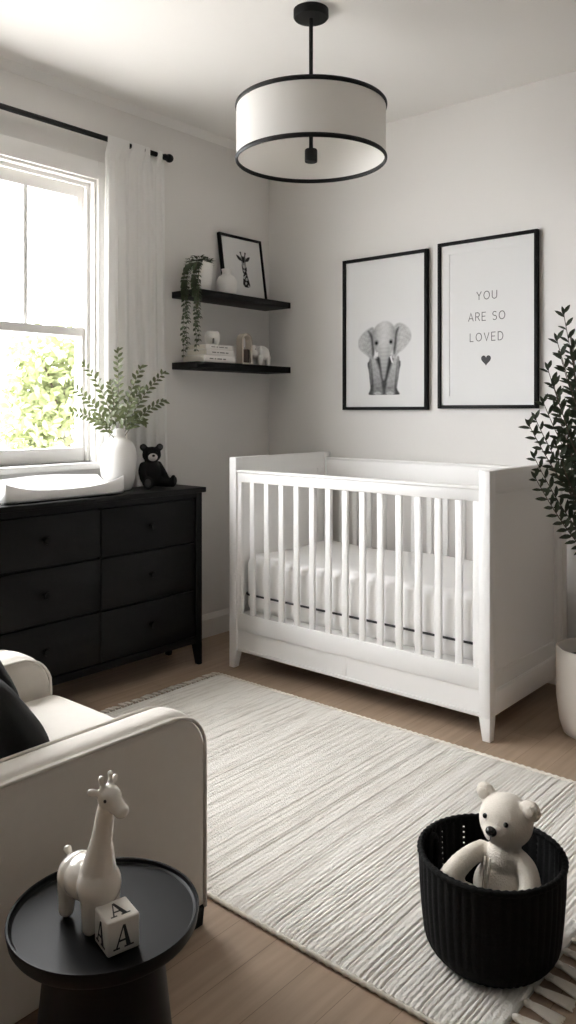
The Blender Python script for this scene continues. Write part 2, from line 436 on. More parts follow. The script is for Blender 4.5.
# ---------------------------------------------------------------- garden outside
struct(MB().box(-16, -12, -.6, -.17, 14, -.5).build('ground', BOUNCEPAVE))
def tree(loc, h, spread, n, label, seed, lean=0):
    rnd = random.Random(seed); x, y, z = loc
    t = thing('garden_tree', label, 'tree', loc)
    m = MB(); m.tube(bez((x, y, z), (x+.05, y+lean*.3, z+h*.4), (x, y+lean, z+h*.8), 9), [.06-.005*i for i in range(9)], 8)
    tips = []
    for i in range(14):
        a = rnd.uniform(0, 2*PI); zz = z+h*rnd.uniform(.25, .92); rr = spread*rnd.uniform(.45, 1)*(1.05-.55*((zz-z)/h))
        e = V((x+rr*math.cos(a), y+rr*math.sin(a), zz+.12)); tips.append(e)
        m.tube(bez((x, y, z+h*.25+(zz-z)*.3), (x+rr*.4*math.cos(a), y+rr*.4*math.sin(a), zz), e, 6), [.022, .018, .014, .011, .008, .005], 5)
    m.build('trunk', BARK, t)
    f = MB()
    for i in range(n):
        e = rnd.choice(tips); p = e+V((rnd.gauss(0, 1), rnd.gauss(0, 1), rnd.gauss(0, 1)))*(spread*.24)
        d = V((rnd.gauss(0, 1), rnd.gauss(0, 1), rnd.gauss(-.3, .8)))
        f.leaf(p, d, (rnd.gauss(0, .6), rnd.gauss(0, .6), 1), rnd.uniform(.08, .15), rnd.uniform(.05, .085))
    f.build('foliage', TREELEAF, t)
tree((-4.0, 1.25, -.5), 2.55, .85, 3800, 'bright green bushy garden tree filling the lower right window pane', 3)

# ---------------------------------------------------------------- curtain and rod
rod = thing('curtain_rod', 'thin black metal curtain rod with ball finial above the window', 'curtain rod', (.066, -.84, 2.549))
MB().cyl((.066, -4.40, 2.549), (.066, -.86, 2.549), .0125).build('pole', BLACKMETAL, rod)
for s, y in ((1, -.86), (-1, -4.40)):
    MB().ell((.066, y+s*.02, 2.549), (.022, .023, .022)).cyl((.066, y-s*.012, 2.549), (.066, y+s*.004, 2.549), .016).build('finial', BLACKMETAL, rod)
for y in (-.885, -4.30):
    MB().cyl((.0, y, 2.549), (.054, y, 2.549), .006).cyl((0, y, 2.549), (.006, y, 2.549), .02).build('bracket', BLACKMETAL, rod)

cy0, cy1 = -1.240, -.862
def curtain_pt(u, v):
    z = 2.566-v*(2.566-.015)
    spread = 1+.09*min(1, v*1.6)
    y = cy0+(cy1-cy0)*u*spread
    amp = .0120*min(1, .55+v*1.2)
    ph = u*2*PI*6.6
    x = .055-.007*min(1, v*3)+amp*math.sin(ph+.7*math.sin(2.2*u*PI+v*.6))+.004*math.sin(ph*.43+1.3)
    hide = -1 if (u > .60 and math.sin(ph*.72+1.0) < .35) or (.36 < u < .40) else 1
    if v < .012: x = .066+.0155*hide
    elif v < .035: k = (v-.012)/.023; x = x*k+(.066+.0155*hide)*(1-k)
    y += .004*math.cos(ph*2)
    return V((x, y, z))
cu = MB().grid(curtain_pt, 150, 150)
cur = cu.build('curtain', SHEER, org=(.055, -1.05, 0), smooth=180)
tag(cur, 'sheer white curtain hanging from the black rod beside the window', 'curtain')

# ---------------------------------------------------------------- pendant lamp
LX, LY = 1.301, -1.198
lamp = thing('pendant_lamp', 'drum pendant lamp with cream shade and black rims hanging from ceiling', 'lamp', (LX, LY, RH))
MB().lathe([(0, RH), (.067, RH), (.067, RH-.027), (.063, RH-.032), (0, RH-.032)], (LX, LY, 0)).build('ceiling_rose', BLACKMETAL, lamp)
MB().cyl((LX, LY, 2.23), (LX, LY, RH-.03), .0078).build('rod', BLACKMETAL, lamp)
ZB, ZT, LR = 2.204, 2.404, .284
sh = MB().lathe([(LR, ZB), (LR, ZT), (LR-.003, ZT), (LR-.003, ZB), (LR, ZB)], (LX, LY, 0), 96).build('lamp_shade', LSHADE, lamp)
for z in (ZB, ZT):
    MB().torus((LX, LY, z), LR, .0056, 96, 10, .0088).build('rim', BLACKMETAL, sh)
sp = MB()
for k in range(3):
    a = 2*PI*k/3+.3; sp.cyl((LX, LY, ZT-.012), (LX+LR*math.cos(a), LY+LR*math.sin(a), ZT-.006), .004)
sp.cyl((LX, LY, ZT-.03), (LX, LY, ZT+.01), .014)
sp.build('spider', BLACKMETAL, lamp)
MB().lathe([(0, 2.196), (.023, 2.196), (.024, 2.200), (.024, 2.240), (.022, 2.244), (.008, 2.244), (.008, 2.262), (0, 2.262)], (LX, LY, 0), 32).build('socket', BLACKMETAL, lamp)

# ---------------------------------------------------------------- wall pictures
def inked(name, parent, O, U, W, w, h, nx, ny, fn):
    """flat print on O + u U + v W; fn(u, v arrays 0..1, v up) gives the ink tone"""
    O, U, W = V(O), V(U), V(W)
    us, vs = np.meshgrid(np.linspace(0, 1, nx), np.linspace(0, 1, ny), indexing='ij')
    g = fn(us.ravel(), vs.ravel())
    base = V((0, 0, 0)); q = parent
    while q is not None: base = base+q.location; q = q.parent
    verts = [tuple(O+U*(w*u)+W*(h*v)-base) for u, v in zip(us.ravel(), vs.ravel())]
    faces = [(i*ny+j, (i+1)*ny+j, (i+1)*ny+j+1, i*ny+j+1) for i in range(nx-1) for j in range(ny-1)]
    me = bpy.data.meshes.new(name); me.from_pydata(verts, [], faces)
    a = me.color_attributes.new('ink', 'FLOAT_COLOR', 'POINT')
    g = np.clip(np.where(g > PAPERTONE-.004, PAPERTONE, PAPERTONE*(np.clip(g, 0, 1)/PAPERTONE)**1.7), 0, 1); arr = np.ones((len(verts), 4)); arr[:, 0] = g; arr[:, 1] = g; arr[:, 2] = g
    a.data.foreach_set('color', arr.ravel())
    return link(name, me, PRINT, parent, smooth=180)
def poly_mask(X, Y, poly, soft):
    P = np.array(poly, float); n = len(P); inside = np.zeros(X.shape, bool); dist = np.full(X.shape, 1e9)
    for i in range(n):
        x0, y0 = P[i]; x1, y1 = P[(i+1) % n]
        c = ((y0 > Y) != (y1 > Y)) & (X < (x1-x0)*(Y-y0)/(y1-y0+1e-12)+x0); inside ^= c
        dx, dy = x1-x0, y1-y0; t = np.clip(((X-x0)*dx+(Y-y0)*dy)/(dx*dx+dy*dy+1e-12), 0, 1)
        dist = np.minimum(dist, np.hypot(X-x0-t*dx, Y-y0-t*dy))
    sd = np.where(inside, dist, -dist)
    return np.clip(sd/soft+.5, 0, 1)
def smooth_poly(p, n=4):
    res = []; k = len(p)
    for i in range(k):
        p0, p1, p2, p3 = [np.array(p[(i+q) % k], float) for q in (-1, 0, 1, 2)]
        for s in range(n):
            t = s/n; res.append(tuple(.5*((2*p1)+(-p0+p2)*t+(2*p0-5*p1+4*p2-p3)*t*t+(-p0+3*p1-3*p2+p3)*t**3)))
    return res
def ell_mask(X, Y, cx, cy, rx, ry, soft=.35): return np.clip((1-np.hypot((X-cx)/rx, (Y-cy)/ry))/soft, 0, 1)
def lattice(X, Y, s):
    return np.sin(X/s*1.7+2*np.sin(Y/s*.9))*np.sin(Y/s*2.1+1.5*np.sin(X/s*1.1))
PAPERTONE = .73
def elephant_tone(u, v):
    X = 25+u*(497-25); Y = 752-v*(752-85)
    g = np.full(X.shape, PAPERTONE)
    def lay(m, tone): 
        nonlocal g; g = g*(1-m)+tone*m
    n = lattice(X, Y, 9)*.5+lattice(X, Y, 23)*.5
    S = smooth_poly
    lay(poly_mask(X, Y, S([(132, 440), (128, 560), (138, 690), (128, 750), (250, 752), (270, 752), (392, 750), (372, 690), (388, 560), (384, 440)]), 12), .16+.03*n)
    lay(poly_mask(X, Y, S([(128, 430), (130, 560), (148, 660), (150, 560), (150, 430)]), 14), .30+.04*n)
    lay(poly_mask(X, Y, S([(372, 430), (368, 600), (366, 690), (388, 560), (392, 430)]), 14), .36+.04*n)
    lay(poly_mask(X, Y, S([(150, 420), (205, 450), (232, 560), (240, 660), (246, 750), (165, 752), (168, 690), (158, 570)]), 18), .42+.0006*(600-Y)+.05*n)
    lay(poly_mask(X, Y, S([(372, 420), (330, 450), (292, 560), (282, 660), (274, 750), (350, 752), (352, 690), (364, 570)]), 18), .46+.0006*(600-Y)+.05*n)
    lay(poly_mask(X, Y, S([(196, 410), (330, 410), (300, 560), (272, 620), (240, 600), (222, 520)]), 30), .09)
    for cx in (205, 312): lay(ell_mask(X, Y, cx, 738, 38, 20), .52+.05*n); lay(ell_mask(X, Y, cx, 690, 36, 14, .8)*.5, .25)
    lay(poly_mask(X, Y, S([(168, 150), (112, 158), (60, 200), (27, 260), (34, 320), (70, 365), (115, 400), (150, 430), (172, 400), (176, 280)]), 16), .55-.0011*np.maximum(0, X-70)+.07*n)
    lay(poly_mask(X, Y, S([(350, 150), (388, 122), (430, 135), (472, 175), (497, 240), (480, 292), (432, 350), (388, 385), (352, 425), (332, 380), (348, 260)]), 16), .58-.0010*np.maximum(0, 420-X)+.07*n)
    lay(poly_mask(X, Y, S([(118, 172), (160, 225), (172, 340), (160, 400), (150, 300), (140, 230)]), 22)*.85, .07)
    lay(poly_mask(X, Y, S([(388, 158), (356, 205), (344, 330), (352, 390), (366, 310), (372, 230)]), 22)*.85, .07)
    lay(poly_mask(X, Y, S([(163, 190), (188, 135), (228, 104), (266, 95), (304, 104), (340, 138), (359, 190), (354, 270), (342, 340), (322, 385), (296, 420), (226, 420), (196, 375), (170, 330), (160, 250)]), 16), .64-.0000045*((X-262)**2)*6+.04*n-.0003*np.maximum(0, Y-280))
    lay(poly_mask(X, Y, S([(216, 318), (258, 306), (304, 318), (302, 420), (286, 520), (272, 600), (258, 622), (244, 600), (234, 520), (222, 420)]), 20), .60-.0007*(Y-330)+.022*np.sin(Y/5.5)-.00005*(X-258)**2)
    lay(ell_mask(X, Y, 193, 285, 26, 34, .7)*.7, .12); lay(ell_mask(X, Y, 193, 287, 13, 16), .02)
    lay(ell_mask(X, Y, 320, 282, 24, 32, .7)*.7, .12); lay(ell_mask(X, Y, 320, 284, 12, 15), .02)
    lay(poly_mask(X, Y, [(194, 372), (207, 368), (203, 405), (193, 412)], 8), .80)
    lay(poly_mask(X, Y, [(310, 412), (326, 404), (340, 472), (326, 464)], 8), .80)
    e = np.minimum.reduce([u, 1-u, v+.02, 1-v])
    return g
def pic(x0, x1, z0, z1, label):
    t = thing('picture_frame', label, 'framed picture', ((x0+x1)/2, 0, z0)); f = .017
    b = MB(); yf, yb = -.027, -.002
    b.box(x0, yf, z0, x0+f, yb, z1, .0015).box(x1-f, yf, z0, x1, yb, z1, .0015).box(x0+f, yf, z0, x1-f, yb, z0+f, .0015).box(x0+f, yf, z1-f, x1-f, yb, z1, .0015)
    b.build('frame', BLACKWOOD, t)
    p = MB().box(x0+f, -.014, z0+f, x1-f, -.004, z1-f).build('mat_board', PAPER, t)
    return t, p
t, p = pic(.570, 1.106, 1.250, 2.072, 'black framed elephant print on the back wall, left of the lettered print')
inked('elephant_print', p, (.668, -.0146, 1.330), (1, 0, 0), (0, 0, 1), .340, .398, 132, 156, elephant_tone)

t, p = pic(1.167, 1.691, 1.257, 2.086, 'black framed print reading YOU ARE SO LOVED above a small black heart')
mt = MB(); f = .017; a0, a1, b0, b1, mw = 1.167+f, 1.691-f, 1.257+f, 2.086-f, .045
mt.box(a0, -.017, b0, a0+mw, -.0141, b1).box(a1-mw, -.017, b0, a1, -.0141, b1).box(a0+mw, -.017, b0, a1-mw, -.0141, b0+mw).box(a0+mw, -.017, b1-mw, a1-mw, -.0141, b1)
mt.build('mat_border', PAPER, p)
def arc(cx, cy, rx, ry, a0, a1, n=18): return [(cx+rx*math.cos(math.radians(a0+(a1-a0)*i/n)), cy+ry*math.sin(math.radians(a0+(a1-a0)*i/n))) for i in range(n+1)]
LET = {  # stroke letters on a unit-high body: width, strokes
    'Y': (.62, [[(0, 1), (.31, .48)], [(.62, 1), (.31, .48)], [(.31, .48), (.31, 0)]]),
    'O': (.78, [arc(.39, .5, .37, .48, 0, 360, 32)]),
    'U': (.64, [[(.02, 1), (.02, .34)]+arc(.32, .33, .30, .31, 180, 360)+[(.62, .34), (.62, 1)]]),
    'A': (.66, [[(0, 0), (.33, 1), (.66, 0)], [(.12, .33), (.54, .33)]]),
    'R': (.56, [[(.02, 0), (.02, 1), (.28, 1)]+arc(.28, .75, .24, .25, 90, -90)+[(.02, .5)], [(.28, .5), (.56, 0)]]),
    'E': (.52, [[(.52, 1), (.02, 1), (.02, 0), (.52, 0)], [(.02, .52), (.46, .52)]]),
    'S': (.54, [arc(.27, .75, .24, .24, 30, 270)+arc(.27, .25, .25, .26, 90, -150)]),
    'L': (.48, [[(.02, 1), (.02, 0), (.48, 0)]]),
    'V': (.64, [[(0, 1), (.32, 0), (.64, 1)]]),
    'D': (.66, [[(.02, 0), (.02, 1), (.25, 1)]+arc(.25, .5, .39, .5, 90, -90)+[(.02, 0)]]),
    ' ': (.30, []),
}
def stroke(mb, pts, wdt, O, U, W, N, dep):
    """flat ribbon along pts with mitred corners, thickened slightly"""
    pts = [V((p[0], p[1], 0)) for p in pts]; n = len(pts); L, R = [], []
    for i in range(n):
        d0 = (pts[i]-pts[i-1]).normalized() if i else None
        d1 = (pts[i+1]-pts[i]).normalized() if i < n-1 else None
        d = (d0 or d1)+(d1 or d0); d.normalize()
        nr = V((-d.y, d.x, 0)); k = 1
        if d0 and d1: k = min(2, 1/max(.35, nr.dot(V((-d0.y, d0.x, 0)))))
        L.append(pts[i]+nr*(wdt/2*k)); R.append(pts[i]-nr*(wdt/2*k))
    for i in range(n-1):
        mb.prism([(q.x, q.y) for q in (L[i], L[i+1], R[i+1], R[i])], O, U, W, N, dep)
for word, cx, cz, width in (('YOU', 1.431, 1.805, .106), ('ARE SO', 1.4295, 1.7035, .192), ('LOVED', 1.4285, 1.6045, .174)):
    h = .0395; gap = (width/h-sum(LET[ch][0] for ch in word))/(len(word)-1); x = 0
    for ch in word:
        wd, strokes = LET[ch]
        if strokes:
            m = MB()
            for st in strokes:
                stroke(m, [(q[0]*h, q[1]*h) for q in st], .0036, (cx-width/2+x*h, -.0141, cz-h/2), (1, 0, 0), (0, 0, 1), (0, -1, 0), .0006)
            m.build('letter', GREYINK, p)
        x += wd+gap
heart = [(16*math.sin(a)**3, 13*math.cos(a)-5*math.cos(2*a)-2*math.cos(3*a)-math.cos(4*a)) for a in [2*PI*i/60 for i in range(60)]]
MB().prism([(q[0]*.0016, q[1]*.00175) for q in heart], (1.427, -.0141, 1.493), (1, 0, 0), (0, 0, 1), (0, -1, 0), .0006).build('heart', INK, p)

# ---------------------------------------------------------------- shelves
SY0, SY1, SD = -.766, -.034, .201
def shelf(z0, z1, label):
    o = MB().box(.0005, SY0, z0, SD, SY1, z1, .002).build('floating_shelf', SHELFWOOD, org=(0, (SY0+SY1)/2, z0)); tag(o, label, 'shelf', 'black shelves on the left wall'); return o
shelf(1.840, 1.874, 'upper black floating shelf holding the trailing plant and leaning giraffe print')
shelf(1.464, 1.500, 'lower black floating shelf holding the books and white elephant figure')
T1, T2 = 1.874, 1.500

# leaning giraffe print
gf = thing('picture_frame', 'small black framed giraffe print leaning on the upper shelf', 'framed picture', (.075, -.265, T1+.0008))
def lean(x, y, z):   # local: x depth from back, y along the wall, z up the frame -> leaning against the wall
    a = math.radians(8.3); return (x*math.cos(a)-z*math.sin(a), y, z*math.cos(a)+x*math.sin(a))
GW, GH, GF = .345, .375, .014
def lean_mb(m):
    R = Matrix.Rotation(math.radians(-8.3), 4, 'Y')
    return m.xf(Matrix.Translation(gf.location) @ R)
m = MB(); y0, y1 = -GW/2, GW/2
m.box(-.02, y0, 0, 0, y0+GF, GH, .001).box(-.02, y1-GF, 0, 0, y1, GH, .001).box(-.02, y0+GF, 0, 0, y1-GF, GF, .001).box(-.02, y0+GF, GH-GF, 0, y1-GF, GH, .001)
lean_mb(m).build('frame', BLACKWOOD, gf)
gp = lean_mb(MB().box(-.016, y0+GF, GF, -.008, y1-GF, GH-GF)).build('mat_board', PAPER, gf)
def giraffe_tone(u, v):
    X = 55+u*140; Y = 490-v*265
    g = np.full(X.shape, PAPERTONE); S = smooth_poly
    def lay(m, tone):
        nonlocal g; g = g*(1-m)+tone*m
    neck = poly_mask(X, Y, S([(113, 325), (145, 325), (148, 400), (160, 482), (110, 482), (116, 400)]), 3)
    lay(neck, .52)
    cell = np.sin(X/6.2+1.3*np.sin(Y/13))*np.sin(Y/7.5+1.1*np.sin(X/7))
    lay(neck*np.clip((cell+.25)*6, 0, 1), .04)
    head = poly_mask(X, Y, S([(108, 275), (128, 262), (150, 275), (146, 310), (140, 345), (128, 356), (118, 345), (112, 310)]), 4)
    lay(head, .42); lay(poly_mask(X, Y, S([(118, 275), (128, 268), (140, 275), (136, 305), (128, 312), (120, 305)]), 5), .06)
    lay(ell_mask(X, Y, 128, 338, 12, 15, .5)*.8, .62)
    for s in (-1, 1):
        lay(poly_mask(X, Y, S([(129+s*16, 290), (129+s*30, 270), (129+s*52, 262), (129+s*40, 290), (129+s*24, 300)]), 4), .10)
        lay(poly_mask(X, Y, [(129+s*8, 272), (129+s*14, 240), (129+s*22, 240), (129+s*15, 272)], 3), .12); lay(ell_mask(X, Y, 129+s*18, 240, 7, 8), .03)
        lay(ell_mask(X, Y, 129+s*15, 296, 5, 6), .02)
    return g
a = math.radians(8.3)
Ug, Wg = V((0, 1, 0)), V((-math.sin(a), 0, math.cos(a)))
Ng = V((math.cos(a), 0, math.sin(a)))
inked('giraffe_print', gp, gf.location+Ug*(-.070)+Wg*.078-Ng*.0074, Ug, Wg, .150, .215, 60, 96, giraffe_tone)

# trailing plant in white pot
pt = thing('potted_plant', 'trailing green plant in a white pot at the left of the upper shelf', 'plant', (.112, -.672, T1))
px, py = .112, -.672
MB().lathe([(0, T1+.0005), (.052, T1+.0005), (.058, T1+.006), (.067, T1+.06), (.070, T1+.145), (.068, T1+.149), (.063, T1+.145), (.062, T1+.13), (0, T1+.13)], (px, py, 0), 40).build('pot', CERAMIC, pt)
MB().lathe([(0, T1+.136), (.03, T1+.137), (.0615, T1+.131)], (px, py, 0), 24).build('soil', SOIL, pt)
lv, stm = MB(), MB(); rnd = random.Random(4)
strands = []
for k in range(15):
    if k < 4: xb, yb, zb = .140+.014*(k-1.5), -.790-.006*(k % 2), (1.518, 1.60, 1.56, 1.70)[k]
    elif k < 8: xb, yb, zb = .214+.010*(k-5.5), -.779-.006*(k % 2), (1.66, 1.545, 1.60, 1.72)[k-4]
    else: xb, yb, zb = rnd.uniform(.10, .225), -.783-rnd.uniform(0, .03), T1+rnd.uniform(-.07, .03)
    strands.append((yb, xb, zb))
for yb, xb, zb in strands:
    s0 = V((px+rnd.uniform(-.03, .04), py+rnd.uniform(-.05, .02), T1+.14)); top = V((xb-.01, yb+.03*rnd.uniform(.2, 1), T1+.175+rnd.uniform(-.03, .01)))
    edge = V((xb, yb, T1+.05))
    path = bez(s0, top, edge, 9)+[V((xb+.003*math.sin(7*i+yb*90), yb+.004*math.sin(5*i+xb*80), T1+.05+(zb-T1-.05)*i/14)) for i in range(1, 15)]
    stm.tube(path, .0012, 4)
    for q0, q1 in zip(path, path[1:]):
        L = (q1-q0).length; n = max(1, int(L/.019))
        for i in range(n):
            p = q0.lerp(q1, (i+.5)/n)
            for s in (0, 1):
                aa = rnd.uniform(-.5, .5)+(0 if s else PI)+rnd.choice((0, PI/2))*.6
                d = V((.55*math.sin(aa)+.35, math.cos(aa), -.5)); lv.leaf(p, d, (.7, 0, .7), rnd.uniform(.016, .022), rnd.uniform(.011, .014), .3)
for k in range(150):
    a1 = rnd.uniform(0, 2*PI); r = .07*math.sqrt(rnd.random()); p = V((px+r*math.cos(a1), py+r*math.sin(a1), T1+.145+rnd.uniform(0, .045)*(1-(r/.09)**2)))
    lv.leaf(p, (math.cos(a1)+rnd.gauss(0, .4), math.sin(a1)+rnd.gauss(0, .4), rnd.uniform(-.1, .8)), (0, 0, 1), rnd.uniform(.016, .026), rnd.uniform(.011, .016), .4)
stm.build('stems', STEMM, pt); lv.build('leaves', PEARL, pt)

jug = MB().lathe([(0, T1+.0005), (.040, T1+.0005), (.050, T1+.008), (.057, T1+.04), (.056, T1+.075), (.044, T1+.098), (.026, T1+.110), (.024, T1+.122), (.029, T1+.14), (.026, T1+.141), (.021, T1+.122), (.02, T1+.1), (0, T1+.095)], (.135, -.492, 0), 40).build('bottle_vase', CERAMIC, org=(.135, -.492, T1))
tag(jug, 'small squat white vase standing before the giraffe print', 'vase')

# books
def book(y0, y1, x0, x1, z, h, label):
    t = thing('book', label, 'book', ((x0+x1)/2, (y0+y1)/2, z), 'white books on the lower shelf')
    cov = MB().box(x0, y0, z, x1, y1, z+.0025, .0008).box(x0, y0, z+h-.0025, x1, y1, z+h, .0008).box(x1-.003, y0, z, x1+.0005, y1, z+h, .001)
    cov.build('cover', BOOKCOVER, t)
    MB().box(x0+.004, y0+.004, z+.0025, x1-.003, y1-.004, z+h-.0025).build('pages', PAGES, t)
    tl = MB(); y = y0+.02
    for k, wdt in enumerate((.028, .012, .035, .02)):
        tl.box(x1+.0004, y+.02, z+h*.42, x1+.0009, y+.02+wdt, z+h*.60); y += wdt+.008
    tl.build('spine_title', TITLEINK, t)
book(-.712, -.485, .02, .190, T2+.0006, .037, 'widest white book at the bottom of the stack on the lower shelf')
book(-.690, -.490, .03, .187, T2+.0382, .030, 'middle white book of the stack of three on the lower shelf')
book(-.694, -.500, .035, .185, T2+.0688, .026, 'top white book of the stack, under the round tealight holder')
ZK = T2+.0954
tl = thing('tealight_holder', 'small round white tealight holder on top of the book stack', 'candle holder', (.11, -.575, ZK))
MB().lathe([(0, ZK), (.024, ZK), (.030, ZK+.006), (.040, ZK+.026), (.041, ZK+.05), (.036, ZK+.070), (.030, ZK+.076), (.027, ZK+.074), (.032, ZK+.064), (.036, ZK+.045), (.026, ZK+.012), (0, ZK+.01)], (.11, -.575, 0), 36).build('bowl', CERAMIC, tl)
MB().prism([(-.005, 0), (.005, 0), (.005, .024)]+arc(0, .024, .005, .005, 0, 180, 6)[1:], (.110+.0345*.80, -.575-.0345*.60, ZK+.010), (.60, .80, 0), (.25, -.18, .95), (.8, -.6, 0), .0055).build('opening', TITLEINK, tl)

# arched lantern
ln = thing('lantern', 'arched pale wood lantern with a dark candle beside the white books', 'lantern', (.125, -.345, T2))
ly0, ly1, zt = -.393, -.297, T2+.175
m = MB()
def archring(ro, ri, zc, zb, x0, x1, yc):
    out = [(-ro, zb)]+[(-ro*math.cos(PI*i/20), zc+ro*math.sin(PI*i/20)) for i in range(21)]+[(ro, zb)]
    inn = [(-ri, zb)]+[(-ri*math.cos(PI*i/20), zc+ri*math.sin(PI*i/20)) for i in range(21)]+[(ri, zb)]
    for i in range(len(out)-1):
        m.prism([out[i], out[i+1], inn[i+1], inn[i]], (x0, yc, 0), (0, 1, 0), (0, 0, 1), (1, 0, 0), x1-x0)
archring(.041, .031, T2+.135, T2+.012, .105, .150, -.345)
m.box(.098, -.389, T2+.0005, .158, -.301, T2+.013, .002)
m.build('arch_frame', PALEWOOD, ln, smooth=30)
MB().lathe([(0, T2+.013), (.0275, T2+.013), (.0275, T2+.085), (.024, T2+.088), (0, T2+.086)], (.128, -.345, 0), 28).build('candle', CANDLE, ln)
MB().cyl((.128, -.345, T2+.085), (.129, -.345, T2+.1), .0012).build('wick', INK, ln)


# elephant figurine (faces along -y)
ex, ey, ez = .120, -.212, T2+.0005
E_ = [((ex, ey+.012, ez+.072), (.042, .058, .046), None, 3), ((ex, ey-.045, ez+.084), (.031, .032, .034), None, 3)]
for sx in (-1, 1):
    for yy in (-.024, .042): E_ += limb((ex+sx*.024, ey+yy, ez+.05), (ex+sx*.025, ey+yy, ez+.013), .019, .0165, 5)
    E_ += [((ex+sx*.034, ey-.032, ez+.086), (.008, .022, .028), (0, 0, sx*.5), 3)]
E_ += limb((ex, ey-.068, ez+.078), (ex, ey-.082, ez+.022), .014, .008, 7, mid=(ex, ey-.092, ez+.055)) + limb((ex, ey+.066, ez+.085), (ex, ey+.076, ez+.05), .005, .004, 4)
mb = blob(E_, .0045, 4)
for v in mb.bm.verts: v.co.z = max(v.co.z, ez)
ef = mb.build('elephant_figurine', CERAMIC, org=(ex, ey, T2), smooth=180)
tag(ef, 'small white elephant figurine at the right end of the lower shelf', 'figurine')
for sx in (-1, 1): MB().ell((ex+sx*.026, ey-.062, ez+.092), (.0028, .0028, .0028), None, 2).build('eye', INK, ef)

# ---------------------------------------------------------------- crib
CX0, CX1, CYF, CYB, CH = .463, 1.842, -.800, -.058, 1.020
crib = thing('crib', 'white wooden baby crib with slatted front against the back wall', 'crib', ((CX0+CX1)/2, (CYF+CYB)/2, 0))
PW = .046
for sx, x in ((0, CX0), (1, CX1-PW)):
    for sy, y in ((0, CYF), (1, CYB-PW)):
        # post with a foot that tapers on its inner sides
        m = MB().box(x, y, .085, x+PW, y+PW, CH, .003)
        ix = (.014 if sx == 0 else 0, .014 if sx == 1 else 0); iy = (.012 if sy == 0 else 0, .012 if sy == 1 else 0)
        bt = [(x+ix[1], y+iy[1], 0), (x+PW-ix[0], y+iy[1], 0), (x+PW-ix[0], y+PW-iy[0], 0), (x+ix[1], y+PW-iy[0], 0)]
        tp = [(x, y, .088), (x+PW, y, .088), (x+PW, y+PW, .088), (x, y+PW, .088)]
        m.hexa(bt, tp, .002); m.build('post', WHITEWOOD, crib)
for x0, x1, xo in ((CX0+.006, CX0+.040, CX0+.006), (CX1-.040, CX1-.006, CX1-.006)):
    out = -1 if x0 < 1 else 1
    m = MB(); y0, y1 = CYF+PW, CYB-PW
    m.box(x0+.008, y0, .09, x1-.008, y1, CH-.02)
    m.box(x0, y0, CH-.085, x1, y1, CH, .002).box(x0, y0, .085, x1, y1, .175, .002).box(x0, y0, .175, x1, y0+.02, CH-.085).box(x0, y1-.05, .175, x1, y1, CH-.085, .001)
    # panel moulding on the outer face and the kick board line
    xm = x1-.008 if out > 0 else x0+.008
    def strip(a, b, c2, d2): m.box(min(xm, xm+out*.005), a, b, max(xm, xm+out*.005), c2, d2, .0015)
    strip(y0+.02, .235, y1-.05, .247); strip(y0+.02, .175, y1-.05, .18); strip(y1-.062, .235, y1-.05, CH-.085); strip(y0+.02, CH-.095, y1-.05, CH-.085)
    m.build('end_panel', WHITEWOOD, crib, smooth=25)
def side(y, front):
    xa, xb = CX0+PW, CX1-PW
    th = .024
    ztop = .960 if front else .990
    m = MB().box(xa, y-th/2, ztop-(.058 if front else .13), xb, y+th/2, ztop-.012, .002).box(xa, y-th/2-.006, ztop-.013, xb, y+th/2+.006, ztop, .004, 3)
    m.build('top_rail', WHITEWOOD, crib)
    MB().box(xa, y-th/2, .185, xb, y+th/2, .268, .002).build('bottom_rail', WHITEWOOD, crib)
    for a, b in ((xa, xa+.026), (xb-.03, xb)):
        MB().box(a, y-th/2+.002, .266, b, y+th/2-.002, ztop-.056, .001).build('stile', WHITEWOOD, crib)
    for k in range(13):
        x = .603+k*(1.703-.603)/12
        MB().box(x-.0142, y-.008, .266, x+.0142, y+.008, ztop-.056, .0018).build('slat', WHITEWOOD, crib)
    m = MB().box(xa, y-.006, .083, xb, y+.010, .187).box(xa, y-.010, .083, xb, y+.012, .098, .002)
    if front: m.box((xa+xb)/2-.012, y-.0068, .098, (xa+xb)/2+.012, y+.004, .185, .001)
    m.build('apron', WHITEWOOD, crib, smooth=25)
side(CYF+.020, True); side(CYB-.020, False)
MB().box(CX0+.045, CYF+.04, .245, CX1-.045, CYB-.04, .265, .002).build('mattress_base', WHITEWOOD, crib)
# mattress
MX0, MX1, MY0, MY1, MZ0, MZ1 = CX0+.052, CX1-.052, CYF+.050, CYB-.045, .266, .540
mat_ = thing('crib_mattress', 'white crib mattress with dark band under a fitted sheet inside the crib', 'mattress', ((MX0+MX1)/2, (MY0+MY1)/2, MZ0))
m = MB()
m.box(MX0, MY0, MZ0, MX1, MY1, MZ1, .045, 6)
bmesh.ops.subdivide_edges(m.bm, edges=[e for e in m.bm.edges if e.calc_length() > .3], cuts=24, use_grid_fill=True)
for v in m.bm.verts:
    top = max(0, (v.co.z-.45)/.09)
    if v.co.z > MZ1-.01: v.co.z += .006*math.sin(v.co.x*9)*math.sin(v.co.y*11)
    if v.co.y < MY0+.012 and .36 < v.co.z < .52: v.co.y -= .004*math.sin(v.co.x*30)
m.build('mattress_body', SHEET, mat_, smooth=60)
def rrect(x0, x1, y0, y1, r, z, n=8):
    p = []
    for cx, cy, a0 in ((x1-r, y1-r, 0), (x0+r, y1-r, 90), (x0+r, y0+r, 180), (x1-r, y0+r, 270)):
        p += [(cx+r*math.cos(math.radians(a0+90*i/n)), cy+r*math.sin(math.radians(a0+90*i/n)), z) for i in range(n+1)]
    return p
q = [(x, y, .345+.010*(MX1-x)/(MX1-MX0)) for x, y, z in rrect(MX0-.003, MX1+.003, MY0-.003, MY1+.003, .045, 0)]
